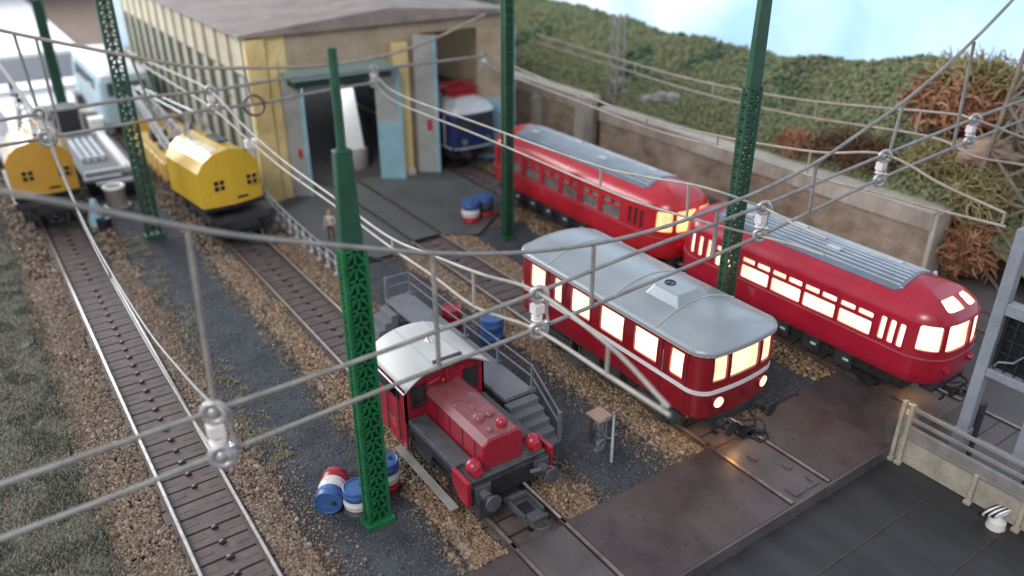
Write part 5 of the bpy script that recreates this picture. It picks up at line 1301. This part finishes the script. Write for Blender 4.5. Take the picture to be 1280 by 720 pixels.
# figure
def person(label, x, y, z0, rot, h=1.72):
    k = h/1.75
    V = {'pel': (0, 0, .95), 'wst': (0, 0, 1.12), 'che': (0, 0, 1.35), 'nek': (0, 0, 1.50), 'hed': (0, -.01, 1.62),
         'lh': (-.10, 0, .90), 'lk': (-.12, -.03, .5), 'la': (-.12, .02, .09), 'lt': (-.13, -.16, .04),
         'rh': (.10, 0, .90), 'rk': (.13, -.02, .5), 'ra': (.14, .03, .09), 'rt': (.16, -.14, .04),
         'ls': (-.19, 0, 1.44), 'le': (-.27, .02, 1.16), 'lw': (-.25, -.10, .92), 'lf': (-.24, -.14, .84),
         'rs': (.19, 0, 1.44), 're': (.30, 0, 1.18), 'rw': (.20, -.20, 1.08), 'rf': (.15, -.27, 1.06)}
    E_ = [('pel', 'wst'), ('wst', 'che'), ('che', 'nek'), ('nek', 'hed'), ('pel', 'lh'), ('lh', 'lk'), ('lk', 'la'), ('la', 'lt'), ('pel', 'rh'), ('rh', 'rk'), ('rk', 'ra'), ('ra', 'rt'),
          ('che', 'ls'), ('ls', 'le'), ('le', 'lw'), ('lw', 'lf'), ('che', 'rs'), ('rs', 're'), ('re', 'rw'), ('rw', 'rf')]
    Rr = {'pel': .14, 'wst': .125, 'che': .15, 'nek': .055, 'hed': .06, 'lh': .10, 'lk': .065, 'la': .045, 'lt': .04, 'rh': .10, 'rk': .065, 'ra': .045, 'rt': .04,
          'ls': .07, 'le': .048, 'lw': .035, 'lf': .035, 'rs': .07, 're': .048, 'rw': .035, 'rf': .035}
    names = list(V); me = bpy.data.meshes.new('person'); me.from_pydata([tuple(np.array(V[n_])*k) for n_ in names], [(names.index(a), names.index(b)) for a, b in E_], [])
    o = bpy.data.objects.new('person', me); C.objects.link(o); o.location = (x, y, z0); o.rotation_euler = (0, 0, rot)
    md = o.modifiers.new('skin', 'SKIN')
    for i, n_ in enumerate(names):
        sv = me.skin_vertices[0].data[i]; sv.radius = (Rr[n_]*k, Rr[n_]*k*.85)
    me.skin_vertices[0].data[names.index('pel')].use_root = True
    o.modifiers.new('sub', 'SUBSURF').levels = 1; o.modifiers['sub'].render_levels = 2
    dg = bpy.context.evaluated_depsgraph_get(); ev = bpy.data.meshes.new_from_object(o.evaluated_get(dg))
    o.modifiers.clear(); o.data = ev; ev.materials.clear()
    for mm in ('shirt', 'trousers', 'skin', 'black'): ev.materials.append(M[mm])
    for p_ in ev.polygons:
        c = p_.center/k; p_.use_smooth = True
        p_.material_index = 2 if c.z > 1.5 or (abs(c.x) > .12 and c.y < -.12 and c.z < 1.15 and c.z > .8) else (1 if c.z < 1.0 and abs(c.x) < .24 else 0)
        if c.z < .08: p_.material_index = 3
    ORG[o.name] = (x, y, z0)
    tag(o, label, 'person')
    g = G(); g.ball((0, -.01*k, 1.66*k), .105*k, seg=14, rings=10, sc=(.85, 1, 1.2))
    g.add([(-.02*k, -.11*k, 1.66*k), (.02*k, -.11*k, 1.66*k), (0, -.135*k, 1.635*k), (0, -.11*k, 1.69*k)], [(0, 1, 2), (0, 2, 3), (1, 3, 2)])
    hd_ = g.build('head', 'skin', None, smooth=60); hd_.parent = o
    g = G(); g.ball((0, .015*k, 1.70*k), .112*k, seg=14, rings=8, sc=(.9, 1, 1.0)); hr = g.build('hair', 'hair', None, smooth=60); hr.parent = o
    return o
person('small figure in a pale shirt and maroon trousers beside the guard railing', 11.42, 29.7, -.03, math.radians(-40), 1.45)

# ================================================================= platform
t = thing('loading_platform', 'grey loading platform with steps and railings beside the small red locomotive', 'loading platform', (10.6, 18, -.13))
g = G(); g.box(10.18, 11.12, 15.0, 22.2, .80, .92); g.build('deck', 'platform_grey', t, bevel=.015)
g = G()
for y in (15.3, 17.8, 20.0, 22.0): g.box(10.25, 10.4, y-.1, y+.1, -.13, .8); g.box(10.9, 11.05, y-.1, y+.1, -.13, .8)
g.build('trestle', 'dark', t)
G().box(11.0, 11.1, 15.05, 22.1, -.13, .8).build('side_board', 'dark', t)
for i in range(5):
    z = .80-i*.20
    G().box(10.16, 11.14, 14.98-.26*(i+1), 14.98-.26*i+.02, -.13, z-.02).build('step', 'platform_grey', t, bevel=.02)
for i in range(4):
    z = .72-i*.22
    G().box(10.18-.24*(i+1), 10.18-.24*i+.02, 21.3, 22.15, -.13, z).build('side_step', 'platform_grey', t, bevel=.015)
for (z) in (1.32, 1.68):
    g = G(); g.tube([(11.1, 22.15, z), (11.1, 15.0, z), (11.12, 13.75, z-.85)], .027, 7); g.build('handrail', 'rail_grey', t, smooth=50)
for y in (22.1, 20.35, 18.5, 16.7, 15.0):
    g = G(); g.box(11.06, 11.13, y-.035, y+.035, .85, 1.72); g.box(11.02, 11.18, y-.09, y+.09, .85, .98); g.build('post', 'rail_grey', t, bevel=.01)
G().box(11.07, 11.17, 13.70, 13.80, -.1, .88).build('post', 'rail_grey', t, bevel=.01)
g = G()
for z in (1.32, 1.68): g.tube([(10.25, 22.18, z), (11.1, 22.18, z)], .035, 7)
g.box(10.2, 10.3, 22.13, 22.23, .85, 1.72); g.build('end_rail', 'rail_grey', t)

# ---- barrels
def barrel(x, y, label, bands, group='oil barrels', lie=None, r=.36, h=.92, z0=-.10):
    t = thing('barrel', label, 'barrel', (x, y, z0), group); n = len(bands)
    def shape(a, b, m, nm):
        g = G(); z0_, z1_ = a*h, b*h
        pr = [(r*.985, z0_), (r, z0_+.02), (r*1.0, (z0_+z1_)/2-.03), (r*1.05, (z0_+z1_)/2), (r*1.0, (z0_+z1_)/2+.03), (r, z1_-.02), (r*.985, z1_)]
        g.lathe((0, 0, 0), pr, 24, m); g.xf(Tm); return g.build(nm, None, t, smooth=35)
    if lie is None: Tm = Matrix.Translation((x, y, z0))
    else: Tm = Matrix.Translation((x, y, z0+r*1.05)) @ Matrix.Rotation(lie, 4, 'Z') @ Matrix.Rotation(PI/2, 4, 'X') @ Matrix.Translation((0, 0, -h/2))
    for k, b in enumerate(bands): shape(k/n, (k+1)/n, b, 'barrel_band')
    g = G(); g.torus((0, 0, h), r*.93, .03, (0, 0, 1), 24, 6, bands[-1]); g.cyl((r*.4, 0, h), (r*.4, 0, h+.04), .06, 8, 'dark'); g.xf(Tm); g.build('lid', None, t, smooth=50)
    return t
barrel(17.55, 28.5, 'barrel with blue top, white band and red foot, left of the pair on the apron', ['red_drum', 'white_drum', 'blue_drum'], r=.40, h=1.0)
barrel(18.45, 28.75, 'barrel with dark blue top and red foot, right of the pair on the apron', ['red_drum', 'dark', 'blue_drum'], r=.40, h=1.0)
barrel(12.6, 19.3, 'plain blue barrel behind the railing of the loading platform', ['blue_drum', 'blue_drum'], r=.38, h=.85)
barrel(12.0, 20.9, 'plain dark red barrel behind the railing of the loading platform', ['red_drum', 'red_drum'], r=.34, h=.7)
barrel(5.10, 15.05, 'barrel lying on its side with its blue lid towards us beside the green mast', ['red_drum', 'white_drum', 'blue_drum'], lie=math.radians(-35), r=.33, h=.95)
barrel(5.45, 14.35, 'upright barrel with a pale blue lid half behind the green mast', ['dark_grey', 'white_drum', 'blue_drum'], r=.33, h=.75)
barrel(6.42, 14.75, 'red and white barrel with blue rim standing right of the green mast', ['red_drum', 'white_drum', 'blue_drum'], r=.33, h=.85)

# ---- work stand and hose
t = thing('work_stand', 'small work stand with a tan top and grey cast leg on the asphalt', 'work stand', (12.0, 13.2, -.13))
g = G(); g.box(11.72, 12.22, 12.82, 13.38, .76, .83); g.build('top', 'wood_tan', t, bevel=.01)
g = G(); g.box(11.72, 11.80, 12.84, 12.92, -.1, .76); g.box(11.95, 12.03, 12.84, 12.92, .15, .76); g.box(11.72, 12.03, 12.85, 12.91, .48, .55); g.box(11.72, 12.03, 12.85, 12.91, .26, .32)
g.torus((11.86, 12.86, .06), .13, .045, (0, 1, 0.2), 18, 6); g.box(11.65, 11.95, 12.8, 12.95, -.13, -.09); g.build('leg', 'rail_grey', t, smooth=40)
g = G(); g.box(11.78, 11.86, 13.25, 13.33, -.1, .76); g.box(12.10, 12.18, 13.25, 13.33, -.1, .76); g.build('back_leg', 'dark_grey', t)
t = thing('hose_stand', 'thin pale pole with a looped hose beside the work stand', 'hose stand', (12.15, 12.6, -.13))
G().cyl((11.72, 12.28, -.13), (12.15, 12.75, .98), .045, 8, r2=.035).build('pole', 'hose', t, smooth=50)
g = G(); g.tube(spline([(12.13, 12.73, .95), (11.95, 12.85, .85), (11.85, 12.85, .55), (11.95, 12.78, .28), (12.05, 12.7, .24)], 6), .03, 7); g.ball((12.16, 12.76, .98), .06, seg=8, rings=6)
g.build('hose', 'rail_grey', t, smooth=60)

# ================================================================= retaining wall, hill, plants
def wall(y0, y1, x, h, label, end_pale=False):
    t = thing('retaining_wall', label, 'retaining wall', (x+.5, (y0+y1)/2, -.2), 'stained concrete retaining walls')
    n = max(2, int((y1-y0)/.7))
    def prof_strip(px0, px1, z0, z1, nm, m, jit=.03):
        g = G(); vs = []; fs = []
        for i in range(n+1):
            y = y0+(y1-y0)*i/n; j = noise.noise(Vector((y*.9, z1, 2)))*jit
            vs += [(px0+j, y, z0), (px0+j*.5, y, z1+j), (px1, y, z1+j), (px1, y, z0)]
        for i in range(n):
            for k in range(4): fs.append((4*i+k, 4*i+(k+1) % 4, 4*i+4+(k+1) % 4, 4*i+4+k))
        fs += [(0, 1, 2, 3), (4*n, 4*n+1, 4*n+2, 4*n+3)]
        g.add(vs, fs); return g.build(nm, m, t)
    prof_strip(x, x+1.1, -.2, h-.75, 'wall_face', 'concrete', .10)
    prof_strip(x-.12, x+1.0, h-.75, h-.06, 'wall_cap', 'concrete_cap', .05)
    prof_strip(x-.16, x+.6, h-.06, h, 'coping', 'concrete_pale', .02)
    return t
t = wall(13.95, 33.2, 29.0, 2.5, 'long stained concrete retaining wall behind the red railbuses')
G().box(28.93, 30.0, 13.80, 13.97, -.2, 2.46).build('end_face', 'concrete_pale', t)
t = wall(34.4, 46.0, 29.0, 2.75, 'far section of concrete retaining wall beside the engine shed')
G().box(28.6, 29.5, 34.3, 35.0, -.2, 2.8).build('pilaster', 'concrete_pale', t, bevel=.05)
G().box(28.7, 29.2, 38.6, 39.3, -.2, 2.0).build('pilaster', 'concrete_pale', t, bevel=.05)
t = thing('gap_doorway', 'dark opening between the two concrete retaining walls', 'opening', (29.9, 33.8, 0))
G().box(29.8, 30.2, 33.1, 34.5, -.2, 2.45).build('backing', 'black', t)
t = thing('tan_wall', 'low tan wall behind the lattice tower at the right edge', 'wall', (33, 8, -.2))
G().box(31.9, 33.0, 2.0, 13.2, -.2, 2.2).build('wall_face', 'rock', t, bevel=.05)
g = G()
for i in range(14):
    a, b = 30.6+random.uniform(-.4, .9), 29+i*.45; g.ball((a+.6, b+.4, 3.05+random.uniform(-.3, .3)), random.uniform(.3, .6), seg=5, rings=3, sc=(random.uniform(.7, 1.3), random.uniform(.7, 1.5), random.uniform(.5, .9)))
lone(g, 'rock_ledge', 'rubble', 'pale broken rock ledge above the gap in the wall', 'rock', bevel=0)

def hz(x, y):
    u = max(0, (x-30.0)); f = min(u/6.5, 1.0); f = f*f*(3-2*f)
    base = 2.35+.55*min(u, 1)+(2.2+.10*max(0, 28-y)+.04*max(0, y-34))*f-max(0, x-37)*.45
    if y < 14: base = base*max(0.0, min(1, (y-9)/5))*1.0+(1-max(0.0, min(1, (y-9)/5)))*(3.2 if x > 33 else -.3)*min(1, max(0, (x-31.5)/2))
    nn = noise.noise(Vector((x*.25, y*.25, 0)))*.6+noise.noise(Vector((x*1.1, y*1.1, 4)))*.16
    return base+nn*min(u*.4, 1)
g = G(); nx, ny = 50, 110; vs = []; fs = []
for j in range(ny+1):
    for i in range(nx+1):
        x = 29.9+i*.42; y = 6+j*.62; vs.append((x, y, hz(x, y)))
for j in range(ny):
    for i in range(nx):
        a = j*(nx+1)+i; fs.append((a, a+1, a+nx+2, a+nx+1))
g.add(vs, fs); struct(g.build('hillside', 'hill', smooth=80, fixn=False))
def hill_region(x0, x1, y0, y1, thr=-1, sc=.4, ph=0, lift=.05):
    def f(rs, n):
        x = x0+(x1-x0)*rs.rand(n); y = y0+(y1-y0)*rs.rand(n)
        k = np.array([noise.noise(Vector((a*sc, b*sc, ph))) > thr for a, b in zip(x, y)]); x = x[k]; y = y[k]
        z = np.array([hz(a, b) for a, b in zip(x, y)])+lift*rs.rand(len(x))*3
        return np.stack([x, y, z], 1)
    return f
stuff(scatter('foliage', 42000, hill_region(30.1, 38.5, 12, 62), .11, 'foam', seed=21, flat=.8), 'mossy green foam foliage covering the hillside', 'foliage')
stuff(scatter('foliage_dark', 9000, hill_region(31, 38.5, 14, 60, .2, .3, 8, .12), .14, 'foam_dark', seed=22), 'dark blue green foliage patches on the hillside', 'foliage')
stuff(scatter('foliage_yellow', 22000, hill_region(30.2, 38, 12, 60, -.02, .35, 30, .1), .10, 'foam_yellow', seed=23), 'yellow green foliage patches on the hillside', 'foliage')

def lichen(name, label, c, rad, n, matn, seed, thick=.035, curl=.62, core='lichen_brown'):
    rs = random.Random(seed); t = thing(name, label, 'bush', c, 'dry lichen bushes on the slope')
    g = G()
    for i in range(n):
        # start inside, curl outwards
        a = rs.uniform(0, 2*PI); b = math.acos(rs.uniform(-.5, 1)); q = rs.uniform(.35, .95)
        p = Vector((math.sin(b)*math.cos(a)*rad[0]*q, math.sin(b)*math.sin(a)*rad[1]*q, math.cos(b)*rad[2]*q))+Vector(c)
        d = Vector((rs.gauss(0, 1), rs.gauss(0, 1), rs.gauss(0, 1)+.4)).normalized(); ax = Vector((rs.gauss(0, 1), rs.gauss(0, 1), rs.gauss(0, 1))).normalized()
        pts = [p]; 
        for k in range(6):
            d = (Matrix.Rotation(curl*rs.uniform(.3, 1.2), 3, ax) @ d).normalized(); p = p+d*.14; pts.append(p.copy())
        g.tube(pts, thick, 4, r2=thick*.35)
    g.build('branches', matn, t)
    g = G(); m = 0; vs = []
    bm = bmesh.new(); bmesh.ops.create_icosphere(bm, subdivisions=3, radius=1)
    for v in bm.verts:
        k = .72+.22*noise.noise(v.co*2.2+Vector((seed, 0, 0))); v.co = Vector((v.co.x*rad[0]*k, v.co.y*rad[1]*k, v.co.z*rad[2]*k))+Vector(c)
    bm.verts.ensure_lookup_table(); g.add([v.co.copy() for v in bm.verts], [[v.index for v in f.verts] for f in bm.faces]); bm.free()
    g.build('core', core, t, smooth=60)
    return t
lichen('dry_bush', 'large rust coloured dry bush high on the slope at upper right', (32.9, 16.0, 5.45), (1.6, 2.2, 1.45), 1200, 'lichen_rust', 1, .062)
lichen('dry_bush', 'pale yellow sprig crowning the rust coloured bush', (33.4, 15.7, 6.65), (1.4, 2.2, .6), 520, 'lichen_olive', 2, .045)
lichen('dry_bush', 'olive dry bush beside the tan tower above the wall end', (30.6, 13.3, 3.1), (1.0, 1.1, 1.0), 700, 'lichen_olive', 3, .05)
lichen('dry_bush', 'brown tangled bush hanging down past the pale wall end', (30.2, 13.0, .9), (1.0, .95, 1.35), 700, 'lichen_rust', 4, .055)
lichen('dry_bush', 'dark brown leafy bush on the slope above the long wall', (30.9, 18.8, 3.1), (.8, 2.1, .75), 900, 'lichen_brown', 5, .045)
lichen('dry_bush', 'small rust brown bush beside the right green mast', (30.4, 21.6, 2.9), (.5, .8, .45), 260, 'lichen_rust', 6)
lichen('dry_bush', 'yellow green bush left of the tan rock on the slope', (31.0, 15.4, 3.6), (.8, 1.2, .7), 600, 'lichen_olive', 7)
g = G(); bm = bmesh.new(); bmesh.ops.create_icosphere(bm, subdivisions=4, radius=1)
for v in bm.verts:
    k = .85+.35*noise.noise(v.co*1.6)+.1*noise.noise(v.co*5); v.co = Vector((v.co.x*1.1*k+31.4, v.co.y*1.3*k+13.9, v.co.z*.62*k+4.4))
bm.verts.ensure_lookup_table(); g.add([v.co.copy() for v in bm.verts], [[v.index for v in f.verts] for f in bm.faces]); bm.free()
tag(g.build('tan_rock', 'rock', smooth=50), 'tan boulder between the rust bush and the olive bush', 'rock')

# painted sky backdrop behind the hill
def sky_mat():
    m = bpy.data.materials.new('sky'); m.use_nodes = True; N = m.node_tree.nodes; L = m.node_tree.links; b = N['Principled BSDF']
    tc = N.new('ShaderNodeTexCoord'); n = N.new('ShaderNodeTexNoise'); n.inputs['Scale'].default_value = .07; n.inputs['Detail'].default_value = 4
    L.new(tc.outputs['Object'], n.inputs['Vector']); r = N.new('ShaderNodeValToRGB')
    r.color_ramp.elements[0].position = .4; r.color_ramp.elements[0].color = (.36, .56, .80, 1); r.color_ramp.elements[1].position = .62; r.color_ramp.elements[1].color = (.72, .80, .88, 1)
    L.new(n.outputs['Fac'], r.inputs['Fac']); L.new(r.outputs['Color'], b.inputs['Emission Color']); L.new(r.outputs['Color'], b.inputs['Base Color'])
    b.inputs['Emission Strength'].default_value = .50; b.inputs['Roughness'].default_value = 1; return m
M['sky'] = sky_mat()
g = G(); pth = [(14, 86), (36, 84), (44, 78), (48, 68), (48, -20)]; vs = []
for x, y in pth: vs += [(x, y, -1), (x, y, 34)]
g.add(vs, [(2*i, 2*i+1, 2*i+3, 2*i+2) for i in range(len(pth)-1)])
struct(g.build('sky', 'sky', fixn=False))
